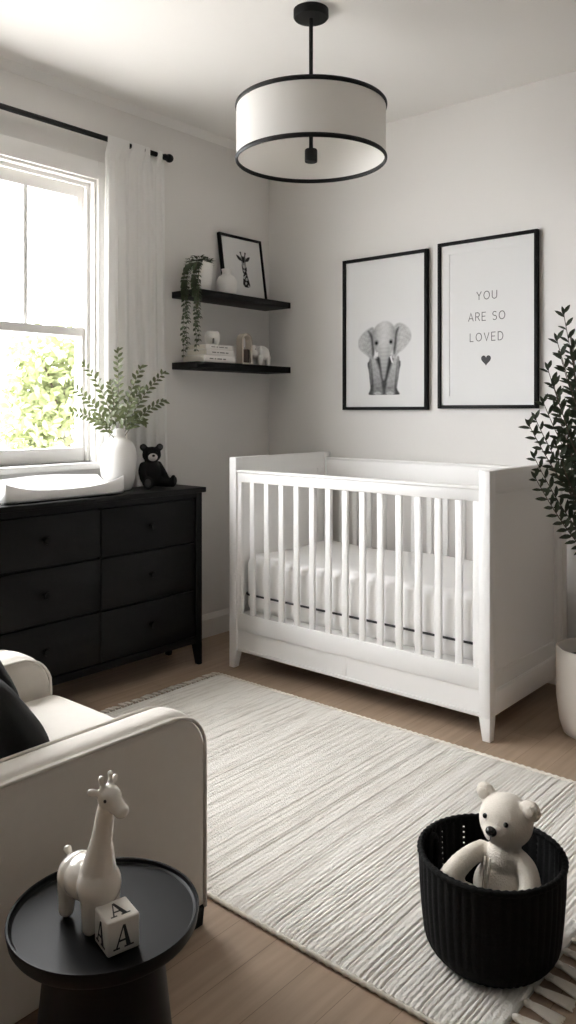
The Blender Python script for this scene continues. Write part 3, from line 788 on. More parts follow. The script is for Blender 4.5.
m = MB(); m.tube(q, .0048, 6, True); m.build('band', BANDM, mat_)

# ---------------------------------------------------------------- dresser
DX0, DX1, DY0, DY1, DT = .082, .332, -2.052, -.858, .871
dr = thing('dresser', 'long black six drawer dresser standing under the window', 'dresser', ((DX0+DX1)/2, (DY0+DY1)/2, 0))
MB().box(DX0-.002, DY0-.012, DT-.025, DX1+.016, DY1+.014, DT, .003).build('top', BLACKWOOD, dr)
m = MB(); pw = .038
m.box(DX0, DY0+.004, .115, DX1-.02, DY1-.004, DT-.026)
m.box(DX1-.03, DY0+pw, DT-.05, DX1-.003, DY1-pw, DT-.026).box(DX1-.03, DY0+pw, .108, DX1-.003, DY1-pw, .140, .001)
ycen = (DY0+DY1)/2
m.box(DX1-.025, ycen-.004, .12, DX1-.010, ycen+.004, DT-.04)
m.build('carcass', BLACKWOOD, dr, smooth=25)
for y, s in ((DY0, 1), (DY1-pw, -1)):
    for x, sx in ((DX1-pw, 1), (DX0, -1)):
        m = MB().box(x, y, .105, x+pw, y+pw, DT-.025, .002)
        iy0, iy1 = (0, .016) if s > 0 else (.016, 0)
        ix0, ix1 = (.012, 0) if sx > 0 else (0, .012)
        m.hexa([(x+ix0, y+iy0, 0), (x+pw-ix1, y+iy0, 0), (x+pw-ix1, y+pw-iy1, 0), (x+ix0, y+pw-iy1, 0)], [(x, y, .107), (x+pw, y, .107), (x+pw, y+pw, .107), (x, y+pw, .107)], .001)
        m.build('leg', BLACKWOOD, dr)
rows = ((.606, .818), (.374, .600), (.143, .368))
for a, b in ((ycen+.001, DY1-pw-.003), (DY0+pw+.003, ycen-.001)):
    for z0, z1 in rows:
        d = MB().box(DX1-.024, a+.002, z0+.003, DX1-.006, b-.002, z1-.003, .002).build('drawer', BLACKWOOD, dr)
        yc, zc = (a+b)/2, (z0+z1)/2+.003
        MB().lathe([(0, 0), (.007, 0), (.006, .010), (.012, .014), (.0155, .020), (.0135, .026), (0, .028)], seg=24, M=Matrix.Translation((DX1-.0065, yc, zc)) @ Matrix.Rotation(PI/2, 4, 'Y')).build('knob', KNOBM, d)

# changing pad
PX0, PX1, PY0, PY1, PZ = .092, .305, -1.905, -1.298, DT+.0008
def pad_top(u, v):   # u across (x), v along (y)
    ku, kv = abs(2*u-1), abs(2*v-1)
    side_ = ku**2.2
    end = kv**3.0
    h = .034+.014*side_+.036*side_*end*(1 if u > .5 else .3)+.012*end
    if u < .5: h += .052*side_*(1-.75*kv**2)
    return h
def pad_pt(s, v):
    """closed cross-section ring s at station v"""
    n = 4
    kv = abs(2*v-1); shrink = 1-.05*max(0, kv-.9)/.1
    y = PY0+(PY1-PY0)*v
    xc, hw = (PX0+PX1)/2, (PX1-PX0)/2*shrink
    if s < .12: u = 0; zf = s/.12
    elif s < .62: u = (s-.12)/.5; zf = 1
    elif s < .74: u = 1; zf = 1-(s-.62)/.12
    else: u = 1-(s-.74)/.26; zf = 0
    x = xc+hw*(2*u-1); h = pad_top(u, v)
    z = PZ+h*zf
    return V((x, y, z))
m = MB().grid(pad_pt, 100, 60, closed_u=True)
b = m.bm; b.verts.ensure_lookup_table()
bd = [e for e in b.edges if e.is_boundary]
bmesh.ops.holes_fill(b, edges=bd, sides=0)
bmesh.ops.smooth_vert(b, verts=b.verts[:], factor=.5, use_axis_x=True, use_axis_y=True, use_axis_z=True)
for _ in range(12): bmesh.ops.smooth_vert(b, verts=b.verts[:], factor=.5, use_axis_x=True, use_axis_y=True, use_axis_z=True)
for v in b.verts: v.co.z = max(v.co.z, PZ)
bmesh.ops.recalc_face_normals(b, faces=b.faces[:])
pad = m.build('changing_pad', PADM, org=(.2, -1.6, DT), smooth=180)
tag(pad, 'white contoured changing pad lying on the black dresser', 'changing pad')

# vase and sprigs
VX, VY, VZ = .135, -1.216, DT+.0006
vs = MB().lathe([(0, VZ), (.058, VZ), (.064, VZ+.006), (.078, VZ+.05), (.084, VZ+.10), (.0865, VZ+.145), (.0855, VZ+.178), (.078, VZ+.206), (.064, VZ+.227), (.044, VZ+.240), (.034, VZ+.250), (.0305, VZ+.262), (.0305, VZ+.276), (.035, VZ+.289), (.0325, VZ+.2905), (.027, VZ+.277), (.027, VZ+.26), (.05, VZ+.23), (.07, VZ+.19), (.06, VZ+.05), (0, VZ+.03)], (VX, VY, 0), 56)
for v in vs.bm.verts:
    if VX-v.co.x > .045: v.co.x = VX-.045-(VX-v.co.x-.045)*.28
vs = vs.build('vase', CERAMIC, org=(VX, VY, VZ), smooth=60)
tag(vs, 'tall white bellied vase on the dresser between pad and bear', 'vase')
def sprig(tip, mid, label, n, seed, L=.046, W=.0205, base=None):
    rnd = random.Random(seed); tip = V(tip)
    b0 = base or V((VX+rnd.uniform(-.008, .008), VY+rnd.uniform(-.008, .008), VZ+.20))
    path = bez(b0, mid, tip, 24)
    t = thing('leafy_sprig', label, 'sprig', path[0], 'green sprigs in the white vase')
    MB().tube(path, [.0022-.0014*i/23 for i in range(24)], 5).build('stem', STEMM, t)
    lf = MB()
    start = 7
    n = round(n*.82)
    for i in range(n):
        f = start+(23-start)*i/(n-1); k = min(22, int(f)); p = path[k].lerp(path[k+1], f-k)
        d = (path[k+1]-path[k]).normalized(); toward = V((.653, -.757, .15))
        sd = d.cross(toward).normalized()
        for s in (-1, 1):
            dd = d*.72+sd*(s*.72)+toward*rnd.uniform(-.35, .35)
            sz = (1-.35*i/n)*rnd.uniform(.85, 1.1)
            lf.leaf(p+d*(.006*s), dd, toward+sd*rnd.uniform(-.5, .5)+V((0, 0, .4)), L*sz, W*sz, .12)
    lf.leaf(tip, path[-1]-path[-3], (.653, -.757, .3), L*.6, W*.6)
    lf.build('leaves', SPRIG, t)
sp_ = [((.130, -1.213, 1.525), (VX, VY, 1.32), 'tallest green sprig rising straight up from the vase centre', 13),
       ((.160, -1.42, 1.452), (.14, -1.27, 1.33), 'green sprig angling up and leftward across the window sash', 12),
       ((.200, -1.528, 1.36), (.15, -1.33, 1.28), 'long green sprig reaching left against the garden foliage', 13),
       ((.220, -1.522, 1.243), (.15, -1.34, 1.23), 'lowest long sprig stretching left over the changing pad', 11),
       ((.130, -1.075, 1.452), (.125, -1.16, 1.32), 'short upright sprig just right of the tallest one', 11),
       ((.170, -.972, 1.428), (.14, -1.12, 1.30), 'longest sprig leaning right in front of the curtain', 13),
       ((.200, -1.000, 1.290), (.15, -1.12, 1.235), 'low sprig arching right above the black toy bear', 11),
       ((.235, -1.42, 1.205), (.16, -1.29, 1.225), 'short drooping sprig at the lower left of the vase mouth', 8),
       ((.215, -1.130, 1.195), (.16, -1.18, 1.235), 'short drooping sprig at the lower right of the vase mouth', 8),
       ((.190, -1.30, 1.37), (.15, -1.25, 1.28), 'small inner sprig filling the left of the bouquet centre', 10),
       ((.190, -1.13, 1.345), (.15, -1.18, 1.27), 'small inner sprig filling the right of the bouquet centre', 10)]
for i, (tp, md, lb, n) in enumerate(sp_): sprig(tp, md, lb, n, 20+i)

# black bear
BX, BY, BZ = .160, -1.043, DT+.0008
def at_bear(f, r, u): return V((BX+f, BY+r, BZ+u))
hf = V((.86, -.51, 0)); hs_ = V((.51, .86, 0)); HB = at_bear(.014, -.002, .160); ha = math.atan2(hf.y, hf.x)
def bh(f, r, u): return HB+hf*f+hs_*r+V((0, 0, u))
B_ = [(at_bear(0, 0, .066), (.050, .056, .066), None, 3), (at_bear(.004, 0, .10), (.040, .046, .036), None, 3), (bh(0, 0, 0), (.042, .046, .040), (0, 0, ha), 3)]
for s in (-1, 1):
    B_ += [(bh(-.004, s*.040, .037), (.010, .0185, .0185), (0, 0, ha), 3)]
B_ += limb(at_bear(.005, -.046, .108), at_bear(.045, -.066, .044), .020, .017, 7, mid=at_bear(.012, -.074, .072))
B_ += limb(at_bear(.005, .046, .108), at_bear(.052, .056, .046), .020, .017, 7, mid=at_bear(.012, .072, .072))
LFT, RGT = at_bear(.074, -.074, .024), at_bear(.080, .066, .024)
B_ += limb(at_bear(.02, -.034, .028), LFT, .027, .023, 7) + limb(at_bear(.02, .032, .028), RGT, .027, .023, 7)
B_ += [(LFT+V((.008, -.006, .008)), (.013, .024, .031), (0, 0, -.75), 3), (RGT+V((.008, .006, .008)), (.013, .024, .031), (0, 0, .45), 3)]
mb = blob(B_, .005, 3)
for v in mb.bm.verts: v.co.z = max(v.co.z, BZ)
bb = mb.build('teddy_bear', BLACKPLUSH, org=(BX, BY, DT), smooth=180)
tag(bb, 'small black teddy bear with grey muzzle sitting on the dresser', 'toy bear')
MB().ell(bh(.038, 0, -.010), (.021, .023, .019), (0, 0, ha)).build('muzzle', GREYPLUSH, bb)
MB().ell(bh(.057, 0, -.002), (.006, .008, .006), (0, 0, ha), 2).build('nose', BLACKGLOSS, bb)
for s in (-1, 1):
    MB().ell(bh(.037, s*.018, .012), (.004, .004, .004), None, 2).build('eye', BLACKGLOSS, bb)
    MB().ell(bh(.0045, s*.040, .037), (.004, .012, .012), (0, 0, ha), 2).build('inner_ear', DARKGREY, bb)
MB().ell(LFT+V((.0165, -.0145, .009)), (.005, .016, .020), (0, 0, -.75), 2).build('paw_pad', DARKGREY, bb)
MB().ell(RGT+V((.0185, .0105, .009)), (.005, .016, .020), (0, 0, .45), 2).build('paw_pad', DARKGREY, bb)

# ---------------------------------------------------------------- rug
RX0, RX1, RY0, RY1 = .535, 2.508, -2.148, -.925
rug = thing('rug', 'large cream ribbed wool rug with fringed ends on the oak floor', 'rug', ((RX0+RX1)/2, (RY0+RY1)/2, 0))
rnd = random.Random(11)
edges = [RX0]
while edges[-1] < RX1-.03: edges.append(edges[-1]+rnd.choice((.0105, .0115, .013, .015)))
edges.append(RX1)
xs, hs = [], []
for a, b in zip(edges, edges[1:]):
    dp = rnd.choice((.35, .45, .55, 1.0)) if rnd.random() < .55 else .6
    for i in range(5):
        t = i/5; xs.append(a+(b-a)*t); hs.append(.0125-.0046*dp*(1-math.sin(PI*t)**.6))
xs.append(RX1); hs.append(.008)
ny = 44; verts, faces = [], []
ys = [RY0+(RY1-RY0)*j/(ny-1) for j in range(ny)]
bx, by = rug.location.x, rug.location.y
for i, (x, h) in enumerate(zip(xs, hs)):
    for j, y in enumerate(ys):
        e = min(1, min(y-RY0, RY1-y)/.01); w = .0012*math.sin(y*9+i*.05)
        verts.append((x+w-bx, y-by, h*(.55+.45*e)+.0006*math.sin(y*140+i*1.7)))
for i in range(len(xs)-1):
    for j in range(ny-1): faces.append((i*ny+j, (i+1)*ny+j, (i+1)*ny+j+1, i*ny+j+1))
n0 = len(verts); nx_ = len(xs)
for i, x in enumerate(xs):
    for y in (RY0, RY1): verts.append((x-bx, y-by, .0006))
for i in range(nx_-1):
    faces.append((n0+2*i, n0+2*(i+1), (i+1)*ny, i*ny)); faces.append((i*ny+ny-1, (i+1)*ny+ny-1, n0+2*(i+1)+1, n0+2*i+1))
    faces.append((n0+2*i, n0+2*i+1, n0+2*(i+1)+1, n0+2*(i+1)))
me = bpy.data.meshes.new('rug_pile'); me.from_pydata(verts, [], faces)
link('ribbed_pile', me, RUGM, rug, smooth=70)
for y in (RY0, RY1):    # whip-stitched long edges, beaded
    n = 330; path = [(RX0+(RX1-RX0)*i/(n-1), y, .0078) for i in range(n)]
    MB().tube(path, [.0060+.0015*math.sin(2*PI*i/4.0) for i in range(n)], 7).build('bound_edge', WOOLEDGE, rug, smooth=180)
for x, s in ((RX0, -1), (RX1, 1)):
    k = 0; y = RY0+.018; step = .0525 if s > 0 else .030; length = .078 if s > 0 else .060
    wid = .017 if s > 0 else .0085
    while y < RY1-.005:
        m = MB(); L = length*rnd.uniform(.9, 1.1); sway = rnd.uniform(-.012, .012)
        m.ell((x+s*.010, y, .0085), (.012, wid*.55, .0078), None, 2)
        for q_ in range(9 if s > 0 else 5):
            o_ = (q_/(8 if s > 0 else 4)-.5)*2
            m.tube(bez((x+s*.012, y+o_*wid*.35, .009), (x+s*L*.5, y+o_*wid*.7+sway*.3, .0085), (x+s*L*rnd.uniform(.93, 1.04), y+o_*wid+sway, .0035), 6), [.0030, .0032, .0030, .0029, .0027, .0020], 5)
        m.build('tassel', WOOLEDGE, rug, smooth=180)
        y += step

# ---------------------------------------------------------------- armchair
AX0, AX1, AYF, AYB, AH = 1.000, 1.812, -2.225, -3.02, .528
ch = thing('armchair', 'cream linen armchair with piped arms holding two black cushions', 'armchair', ((AX0+AX1)/2, -2.6, 0))
AW = .112
def arm_outline():
    p = [(AYB, .046), (AYF, .046), (AYF, AH-.105)]
    for i in range(1, 11):
        t = i/10*PI/2; p.append((AYF-.105*(1-math.cos(t)), AH-.105+.105*math.sin(t)))
    p += [(-2.75, AH), (AYB, AH-.005)]
    return p
ao = arm_outline()
for xa, aw in ((AX0, AW+.035), (AX1-AW, AW)):
    m = MB().prism(ao, (xa, 0, 0), (0, 1, 0), (0, 0, 1), (1, 0, 0), aw, .022, 4)
    arm = m.build('arm', LINEN, ch, smooth=50)
    crown = MB()
    path = [V((0, y, z)) for y, z in ao[2:]]
    def crown_pt(u, v):
        f = u*(len(path)-1); i = min(len(path)-2, int(f)); p = path[i].lerp(path[i+1], f-i); d = (path[i+1]-path[i]).normalized(); n = V((0, -d.z, d.y)) if False else V((0, d.z, -d.y))
        bulge = .009*(1-(2*v-1)**4)*min(1, u*8)
        return V((xa+.018+(aw-.036)*v, p.y, p.z))+n*(bulge-.001)
    crown.grid(crown_pt, 40, 13)
    crown.build('arm_pad', LINEN, ch, smooth=180)
    for xs_ in (xa+.004, xa+aw-.004):
        pth = [(xs_, y, z) for y, z in ao[1:]]
        cx_, q2 = xs_, []
        for i, (x_, y_, z_) in enumerate(pth):
            q2.append((x_, y_-.003 if i < 3 else y_, z_ - (.002 if i >= 8 else 0)))
        MB().tube(q2, .0045, 8).build('piping', PIPING, ch, smooth=180)
MB().box(AX0+AW+.035, AYB+.1, .05, AX1-AW, AYF-.012, .27, .012, 3).build('seat_frame', LINEN, ch)
m = MB().box(AX0+AW+.035+.003, -2.80, .272, AX1-AW-.003, AYF+.012, .418, .040, 6)
bmesh.ops.subdivide_edges(m.bm, edges=[e for e in m.bm.edges if e.calc_length() > .2], cuts=10, use_grid_fill=True)
for v in m.bm.verts:
    if v.co.z > .40:
        a, b = (v.co.x-1.4235)/.27, (v.co.y+2.5)/.29
        v.co.z += .014*max(0, 1-a*a)*max(0, 1-b*b)
m.build('seat_cushion', LINEN, ch, smooth=60)
m = MB().hexa([(AX0+.01, -3.06, .05), (AX1-.01, -3.06, .05), (AX1-.01, -2.86, .05), (AX0+.01, -2.86, .05)],
              [(AX0+.01, -3.16, .88), (AX1-.01, -3.16, .88), (AX1-.01, -3.00, .88), (AX0+.01, -3.00, .88)], .03)
m.build('backrest', LINEN, ch)
m = MB().hexa([(AX0+AW+.035+.005, -2.90, .43), (AX1-AW-.005, -2.90, .43), (AX1-AW-.005, -2.775, .43), (AX0+AW+.035+.005, -2.775, .43)],
              [(AX0+AW+.035+.005, -3.02, .86), (AX1-AW-.005, -3.02, .86), (AX1-AW-.005, -2.90, .86), (AX0+AW+.035+.005, -2.90, .86)], .035)
m.build('back_cushion', LINEN, ch)
for x in (AX0+.04, AX1-.032):
    for y in (AYF-.032, AYB+.02):
        MB().hexa([(x-.025, y-.025, 0), (x+.025, y-.025, 0), (x+.025, y+.025, 0), (x-.025, y+.025, 0)], [(x-.028, y-.028, .048), (x+.028, y-.028, .048), (x+.028, y+.028, .048), (x-.028, y+.028, .048)], .002).build('leg', BLACKWOOD, ch)

# black cushions
def pillow(c, w, h, th, tilt, yaw, roll, label):
    M = Matrix.Translation(c) @ Matrix.Rotation(yaw, 4, 'Z') @ Matrix.Rotation(tilt, 4, 'X') @ Matrix.Rotation(roll, 4, 'Y')
    n = 26; m = MB()
    for s in (1, -1):
        def f(u, v):
            a, b = 2*u-1, 2*v-1
            pin = 1-.10*(1-a*a)*abs(b)**3*0-.0
            x = a*w/2*(1-.07*(1-b*b)**1.0*abs(a)**2*-.6-.03*abs(b)**4); z = b*h/2*(1+.04*(1-a*a)*b*b)
            t = th/2*((1-a**4)*(1-b**4))**.55
            return V((x, -s*t, z))
        m.grid(f, n, n)
    bmesh.ops.remove_doubles(m.bm, verts=m.bm.verts[:], dist=1e-4)
    bmesh.ops.recalc_face_normals(m.bm, faces=m.bm.faces[:])
    m.xf(M); o = m.build('throw_pillow', BLACKCLOTH, org=c, smooth=180)
    tag(o, label, 'cushion', 'black cushions on the armchair'); return o
pillow((1.522, -2.640, .556), .29, .275, .125, math.radians(37), .0, 0, 'black cushion nearest the camera side arm of the armchair')
pillow((1.258, -2.500, .560), .20, .26, .09, math.radians(28), -.25, 0, 'black cushion half hidden behind the other, by the far arm')

# ---------------------------------------------------------------- side table and things on it
TX, TY, TT = 2.104, -2.741, .391
st = thing('side_table', 'round black side table with a raised rim beside the armchair', 'side table', (TX, TY, 0))
MB().lathe([(0, .370), (.146, .370), (.153, .373), (.157, .379), (.1605, .397), (.1595, .400), (.1560, .400), (.1548, .398), (.1542, .394), (.150, TT), (0, TT)], (TX, TY, 0), 96).build('tray_top', TABLEBLACK, st, smooth=30)
MB().lathe([(0, 0), (.136, 0), (.138, .004), (.134, .02), (.118, .15), (.102, .30), (.097, .3715), (0, .3715)], (TX, TY, 0), 64).build('pedestal', TABLEBLACK, st, smooth=30)

# giraffe figure, heading h, side s
gx, gy, gz = 2.098, -2.768, TT+.0006
hd = V((.999, -.04, 0)).normalized(); sd = V((-hd.y, hd.x, 0))
def G(f, s, u): return V((gx, gy, gz))+hd*f+sd*s+V((0, 0, u))
fa = math.atan2(hd.y, hd.x)
G_ = [(G(-.008, 0, .070), (.044, .038, .035), (0, 0, fa), 3), (G(.030, 0, .073), (.034, .038, .038), (0, 0, fa), 3), (G(-.032, 0, .069), (.030, .038, .034), (0, 0, fa), 3)]
for s in (-1, 1):
    for f in (-.037, .034): G_ += limb(G(f, s*.0195, .058), G(f, s*.0205, .0135), .0170, .0138, 7)
hc = G(.046, .006, .219)
G_ += limb(G(.028, 0, .096), G(.036, 0, .146), .030, .0188, 9) + limb(G(.036, 0, .146), hc, .0188, .0145, 10)
fd = V((.93, .22, 0)).normalized(); fs = V((-fd.y, fd.x, 0)); fda = math.atan2(fd.y, fd.x)
def Hd(f, s, u): return hc+fd*f+fs*s+V((0, 0, u))
G_ += [(Hd(.003, 0, .002), (.0215, .0195, .0205), (0, 0, fda), 3), (Hd(.018, 0, -.009), (.0155, .0145, .0130), (0, .35, fda), 3), (Hd(.028, 0, -.015), (.0125, .0138, .0118), (0, 0, fda), 3)]
for s in (-1, 1):
    G_ += limb(Hd(-.003, s*.009, .016), Hd(-.004, s*.011, .033), .0050, .0046, 6) + [(Hd(-.004, s*.011, .035), (.0056, .0056, .0058), None, 2)]
    G_ += limb(Hd(-.007, s*.016, .012), Hd(-.010, s*.026, .017), .0050, .0072, 4) + [(Hd(-.0105, s*.029, .0185), (.0052, .0085, .0062), (s*.5, 0, fda), 3)]
G_ += limb(G(-.056, 0, .086), G(-.065, 0, .093), .0058, .0064, 4) + [(G(-.066, 0, .095), (.0078, .0078, .0078), None, 2)]
mb = blob(G_, .0026, 4)
for v in mb.bm.verts: v.co.z = max(v.co.z, gz)
gi = mb.build('giraffe_figurine', GLAZE, org=(gx, gy, TT), smooth=180)
tag(gi, 'glossy cream giraffe figurine standing on the round black table', 'figurine')
for s in (-1, 1): MB().ell(Hd(.0095, s*.0182, .004), (.0026, .0026, .0030), None, 2).build('eye', INK, gi)

# alphabet block
e1 = V((.234, .972, 0)); e2 = V((-.972, .234, 0)); e3 = V((0, 0, 1)); bs = .0545
bo = V((2.201, -2.806, TT+.0006))
blk = thing('alphabet_block', 'cream letter block marked A standing beside the giraffe figurine', 'toy block', tuple(bo+(e1+e2)*bs/2))
M = Matrix((( e1.x, e2.x, 0, bo.x), (e1.y, e2.y, 0, bo.y), (0, 0, 1, bo.z), (0, 0, 0, 1)))
MB().box(0, 0, 0, bs, bs, bs, .0035, 3, M).build('block_body', BLOCKM, blk)
def serif_A(mb, O, U, W, N, s):
    O = V(O)
    P = lambda pts: mb.prism([(x*s, y*s) for x, y in pts], O, U, W, N, .0006)
    P([(-.40, 0), (-.33, 0), (-.02, .92), (.02, 1), (-.045, 1), (-.06, .97)])            # thin stroke
    P([(.12, 0), (.33, 0), (.06, 1), (-.05, 1)])                                          # thick stroke
    P([(-.25, .30), (.22, .30), (.20, .375), (-.22, .375)])
    P([(-.50, 0), (-.20, 0), (-.20, .06), (-.50, .06)]); P([(.02, 0), (.46, 0), (.46, .06), (.02, .06)])
fr = bo+e1*bs/2; sF = .036
serif_A(mbA := MB(), fr-e2*.0002+e3*.009, e1, e3, -e2, sF); mbA.build('letter', INK, blk)
serif_A(mbA := MB(), bo+e2*bs/2-e1*.0002+e3*.009, -e2, e3, -e1, sF); mbA.build('letter', INK, blk)
serif_A(mbA := MB(), bo+e1*bs/2+e3*(bs+.0001)+e2*.010, e1, e2, e3, sF*.95); mbA.build('letter', INK, blk)
serif_A(mbA := MB(), bo+e1*bs/2+e2*(bs+.0002)+e3*.009, -e1, e3, e2, sF); mbA.build('letter', INK, blk)

# ---------------------------------------------------------------- basket and bear
KX, KY, KH, KR0, KR1, KZ = 2.385, -1.875, .223, .147, .1645, .0135
bk = thing('woven_basket', 'black woven cord basket standing on the rug holding the cream bear', 'basket', (KX, KY, KZ))
def kr(z):
    t = z/KH; return KR0+(KR1-KR0)*(1-(1-t)**2.0)-.022*max(0, 1-z/.045)**2
NT, NZ = 288, 34
b = bmesh.new(); ring = []
for j in range(NZ+1):
    z = KH*j/NZ; row = []
    for i in range(NT):
        th = 2*PI*i/NT; r = kr(z)+.0026*abs(math.cos(24*th))-.0026+.0009*math.sin(2*PI*j/2+PI*(int(th/(2*PI)*48) % 2))
        row.append(b.verts.new((KX+r*math.cos(th), KY+r*math.sin(th), KZ+z)))
    ring.append(row)
ANG_L, ANG_R = math.radians(214), math.radians(36)
for j in range(NZ):
    for i in range(NT):
        th = 2*PI*(i+.5)/NT; z = KH*(j+.5)/NZ; hole = False
        dl = (th-ANG_L+PI) % (2*PI)-PI
        drr = (th-ANG_R+PI) % (2*PI)-PI
        if abs(z-.182) < .018 and abs(drr*KR1) < .022 and int((drr*KR1+.03)/.0042) % 3 == 0: hole = True
        if .12 < z < .208 and math.cos(th-math.radians(-63)) < -.1 and i % 18 in (4, 5) and j % 2 == 0 and abs(dl) > .3 and abs(drr) > .2: hole = True
        if hole: continue
        k = (i+1) % NT
        b.faces.new([ring[j][i], ring[j][k], ring[j+1][k], ring[j+1][i]])
bc = b.verts.new((KX, KY, KZ))
for i in range(NT): b.faces.new([ring[0][(i+1) % NT], ring[0][i], bc])
for v in [v for v in b.verts if not v.link_faces]: b.verts.remove(v)
bmesh.ops.recalc_face_normals(b, faces=b.faces[:])
m = MB(); m._merge(b)
wallk = m.build('basket_wall', ROPE, bk, smooth=60)
so = wallk.modifiers.new('thickness', 'SOLIDIFY'); so.thickness = .007; so.offset = -1
n = 180
MB().tube([(KX+(KR1-.004)*math.cos(2*PI*i/n), KY+(KR1-.004)*math.sin(2*PI*i/n), KZ+KH) for i in range(n)], [.0072+.0012*math.sin(2*PI*i/3.0) for i in range(n)], 10, True).build('rim', ROPE, bk, smooth=180)
hp = []
for i in range(48):   # loop handle folded down against the inside of the wall
    a1 = 2*PI*i/48; th = math.radians(186)+.030*math.cos(a1)/KR1; z = .172+.044*math.sin(a1); r = kr(z)-.016-.004*math.cos(a1/2)**2
    hp.append((KX+r*math.cos(th), KY+r*math.sin(th), KZ+z))
MB().tube(hp, [.0072+.0010*math.sin(2*PI*i/3.0) for i in range(48)], 8, True).build('handle', ROPE, bk, smooth=180)

HC = V((2.397, -1.824, .295)); roll = math.radians(3)
fwd = V((-.05, -.985, .04)).normalized(); upv = V((math.sin(roll), 0, math.cos(roll))); rgt = fwd.cross(upv).normalized(); upv = rgt.cross(fwd).normalized()
def Hb(f, r, u): return HC+fwd*f+rgt*r+upv*u
RM = Matrix((( rgt.x, fwd.x, upv.x), (rgt.y, fwd.y, upv.y), (rgt.z, fwd.z, upv.z)))
he = tuple(RM.to_euler())
C_ = [(Hb(0, 0, 0), (.063, .060, .060), he, 3), (Hb(.034, 0, -.014), (.036, .035, .030), he, 3)]
for s in (-1, 1): C_ += [(Hb(-.002, s*.057, .043), (.026, .012, .025), he, 3)]
TC = V((2.389, -1.855, .0))
C_ += [((TC.x, TC.y, .095), (.064, .056, .070), None, 3), ((TC.x+.001, TC.y+.002, .150), (.058, .050, .060), None, 3), ((TC.x+.006, TC.y+.010, .212), (.043, .038, .040), None, 3)]
C_ += limb((2.350, -1.855, .222), (2.330, -1.972, .196), .022, .027, 9, mid=(2.332, -1.915, .222))
C_ += limb((2.430, -1.836, .222), (2.476, -1.874, .160), .023, .026, 9, mid=(2.471, -1.838, .212))
C_ += limb((2.355, -1.87, .075), (2.362, -1.948, .165), .028, .025, 8, mid=(2.355, -1.955, .08))
C_ += limb((2.415, -1.87, .065), (2.445, -1.945, .090), .028, .025, 8, mid=(2.43, -1.945, .06))
mb = blob(C_, .0048, 3)
for v in mb.bm.verts: v.co.z = max(v.co.z, KZ+.0085)
tb = mb.build('teddy_bear', KNIT, org=(TC.x, TC.y, KZ+.0085), smooth=180)
tag(tb, 'cream knitted teddy bear sitting inside the black basket', 'toy bear')
MB().ell(Hb(.069, 0, -.004), (.0135, .010, .0110), he, 3).build('nose', BLACKGLOSS, tb)
for s in (-1, 1):
    MB().ell(Hb(.0525, s*.0265, .016), (.0058, .0050, .0062), he, 2).build('eye', BLACKGLOSS, tb)
    MB().ell(Hb(.0110, s*.058, .044), (.014, .004, .014), he, 2).build('inner_ear', KNIT, tb)
def onbody(mbx, pts, r): mbx.tube(pts, r, 6)
m = MB(); m.tube([Hb(.0695, 0, -.012), Hb(.0695, 0, -.022), Hb(.064, .007, -.030), Hb(.059, .015, -.031)], .0011, 5); m.build('mouth', DARKGREY, tb)
m = MB()
for dx in (-.006, .006):
    m.tube([(TC.x-.004+dx, TC.y-.0385-.0155*math.sin(PI*min(1, (.232-z)/.17)), z) for z in [.232-.01*i for i in range(15)]], .0022, 6)
m.build('seam', KNIT, tb, smooth=180)

# ---------------------------------------------------------------- tall potted plant
OX, OY = 2.102, -.462
pp = thing('potted_tree', 'tall dark leafed plant in a pale stone pot right of the crib', 'plant', (OX, OY, 0))
MB().lathe([(0, .0), (.098, 0), (.108, .006), (.122, .05), (.133, .14), (.136, .25), (.134, .328), (.131, .334), (.125, .333), (.121, .326), (.122, .27), (0, .27)], (OX, OY, 0), 64).build('planter', POTM, pp, smooth=50)
MB().lathe([(0, .289), (.05, .287), (.1225, .279)], (OX, OY, 0), 40).build('soil', SOIL, pp)
st_, lf = MB(), MB(); rnd = random.Random(21)
mains = []
for k in range(5):
    a1 = 2*PI*k/5+.4; top = V((OX+.11*math.cos(a1)+.02, min(-.12, OY-.02+.10*math.sin(a1)), 1.35+.1*(k % 3)))
    path = bez((OX+.02*math.cos(a1), OY+.02*math.sin(a1), .28), (OX+.01*math.cos(a1), OY+.01*math.sin(a1), .8), top, 16)
    st_.tube(path, [.0075-.0003*i for i in range(16)], 7); mains.append(path)
def branch(b0, tip, bow=.05):
    b0, tip = V(b0), V(tip); mid = (b0+tip)/2+V((0, 0, -bow))
    mid = b0.lerp(tip, .45)+V((0, 0, -bow))
    n = 18; path = bez(b0, mid, tip, n); st_.tube(path, [.0030-.0001*i for i in range(n)], 5)
    Lt = sum((path[i+1]-path[i]).length for i in range(n-1)); cnt = max(5, int(Lt*.85/.034))
    for i in range(cnt):
        f = (.15+.85*i/(cnt-1))*(n-1); q = min(n-2, int(f)); p = path[q].lerp(path[q+1], f-q); d = (path[q+1]-path[q]).normalized()
        tw = V((.653, -.757, .1)); s_ = d.cross(tw).normalized()
        for s in (-1, 1):
            dd = d*.75+s_*(s*.75)+tw*rnd.uniform(-.45, .45); z_ = rnd.uniform(.85, 1.15)*(1-.25*i/cnt)
            lf.leaf(p+d*(.007*s), dd, tw+s_*rnd.uniform(-.6, .6)+V((0, 0, .5)), .053*z_, .0185*z_, .1)
    lf.leaf(tip, path[-1]-path[-3], (.653, -.757, .3), .036, .014)
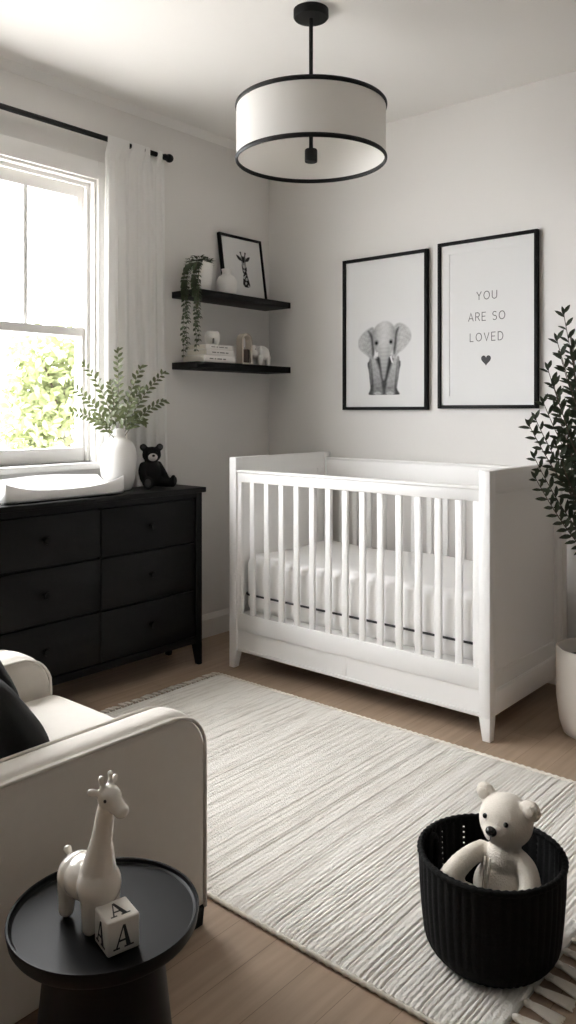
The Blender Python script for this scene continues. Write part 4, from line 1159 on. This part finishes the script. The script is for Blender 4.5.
seen = [((2.054, -.623, 1.605), (2.13, -.56, 1.12)), ((1.966, -.434, 1.458), (2.10, -.46, 1.1)), ((2.030, -.709, 1.394), (2.12, -.55, 1.0)), ((1.956, -.575, 1.273), (2.10, -.50, .95)),
        ((2.017, -.787, 1.212), (2.11, -.55, .90)), ((2.021, -.849, 1.190), (2.12, -.56, .86)), ((2.014, -.790, 1.073), (2.11, -.54, .76)), ((2.058, -.883, 1.009), (2.13, -.55, .70)),
        ((2.09, -.80, 1.33), (2.14, -.57, .95)), ((2.06, -.70, 1.50), (2.14, -.55, 1.1)), ((2.09, -.78, 1.12), (2.13, -.56, .82)), ((2.00, -.50, 1.15), (2.09, -.48, .85)), ((2.10, -.66, 1.44), (2.13, -.54, 1.05)),
        ((2.08, -.72, 1.23), (2.13, -.55, .9)), ((2.07, -.60, 1.33), (2.12, -.52, 1.0)), ((2.09, -.70, 1.02), (2.12, -.54, .78))]
for tip, b0 in seen: branch(b0, tip)
for k in range(14):
    path = rnd.choice(mains); i = rnd.randrange(6, 15); b0 = path[i]; a1 = rnd.uniform(-1.6, 1.5)
    r = rnd.uniform(.14, .34); tip = V((b0.x+r*math.cos(a1), min(-.05, b0.y+r*math.sin(a1)*.8), b0.z+rnd.uniform(.15, .32)))
    branch(b0, tip, .04)
st_.build('stems', BARK, pp, smooth=180); lf.build('leaves', OLIVE, pp)

# ---------------------------------------------------------------- light, sky, camera
w = bpy.data.worlds.new('overcast_sky'); scn.world = w; w.use_nodes = True
nt = w.node_tree
for n in list(nt.nodes): nt.nodes.remove(n)
wo = nt.nodes.new('ShaderNodeOutputWorld'); bg = nt.nodes.new('ShaderNodeBackground')
bg.inputs[0].default_value = (.985, .99, 1.0, 1); bg.inputs[1].default_value = 20.5
nt.links.new(bg.outputs[0], wo.inputs[0])
pl = bpy.data.lights.new('window_portal', 'AREA'); pl.shape = 'RECTANGLE'; pl.size = WY1-WY0; pl.size_y = WZ1-WZ0
pl.cycles.is_portal = True
po = bpy.data.objects.new('window_portal', pl); col.objects.link(po)
po.location = (-.165, ym, (WZ0+WZ1)/2); po.rotation_euler = (0, -PI/2, 0)
po.rotation_euler = V((1, 0, 0)).to_track_quat('-Z', 'Z').to_euler()
pl.size, pl.size_y = (WY1-WY0), (WZ1-WZ0)

cam = bpy.data.cameras.new('camera'); co = bpy.data.objects.new('camera', cam); col.objects.link(co); scn.camera = co
cam.sensor_fit = 'AUTO'; cam.sensor_width = 36; cam.lens = 801*36/1024
cam.shift_y = -(512-410)/1024
co.location = (3.2318, -3.5693, 1.25); co.rotation_euler = (PI/2, 0, math.radians(40.8))
cam.clip_start = .05

scn.view_settings.view_transform = 'Standard'; scn.view_settings.look = 'None'; scn.view_settings.gamma = 1
scn.view_settings.use_curve_mapping = False; scn.view_settings.exposure = 0.0
cy = scn.cycles
cy.use_denoising = True; cy.denoiser = 'OPENIMAGEDENOISE'
cy.max_bounces = 14; cy.diffuse_bounces = 9; cy.transparent_max_bounces = 12; cy.transmission_bounces = 8
cy.sample_clamp_indirect = 8; cy.caustics_reflective = False; cy.caustics_refractive = False
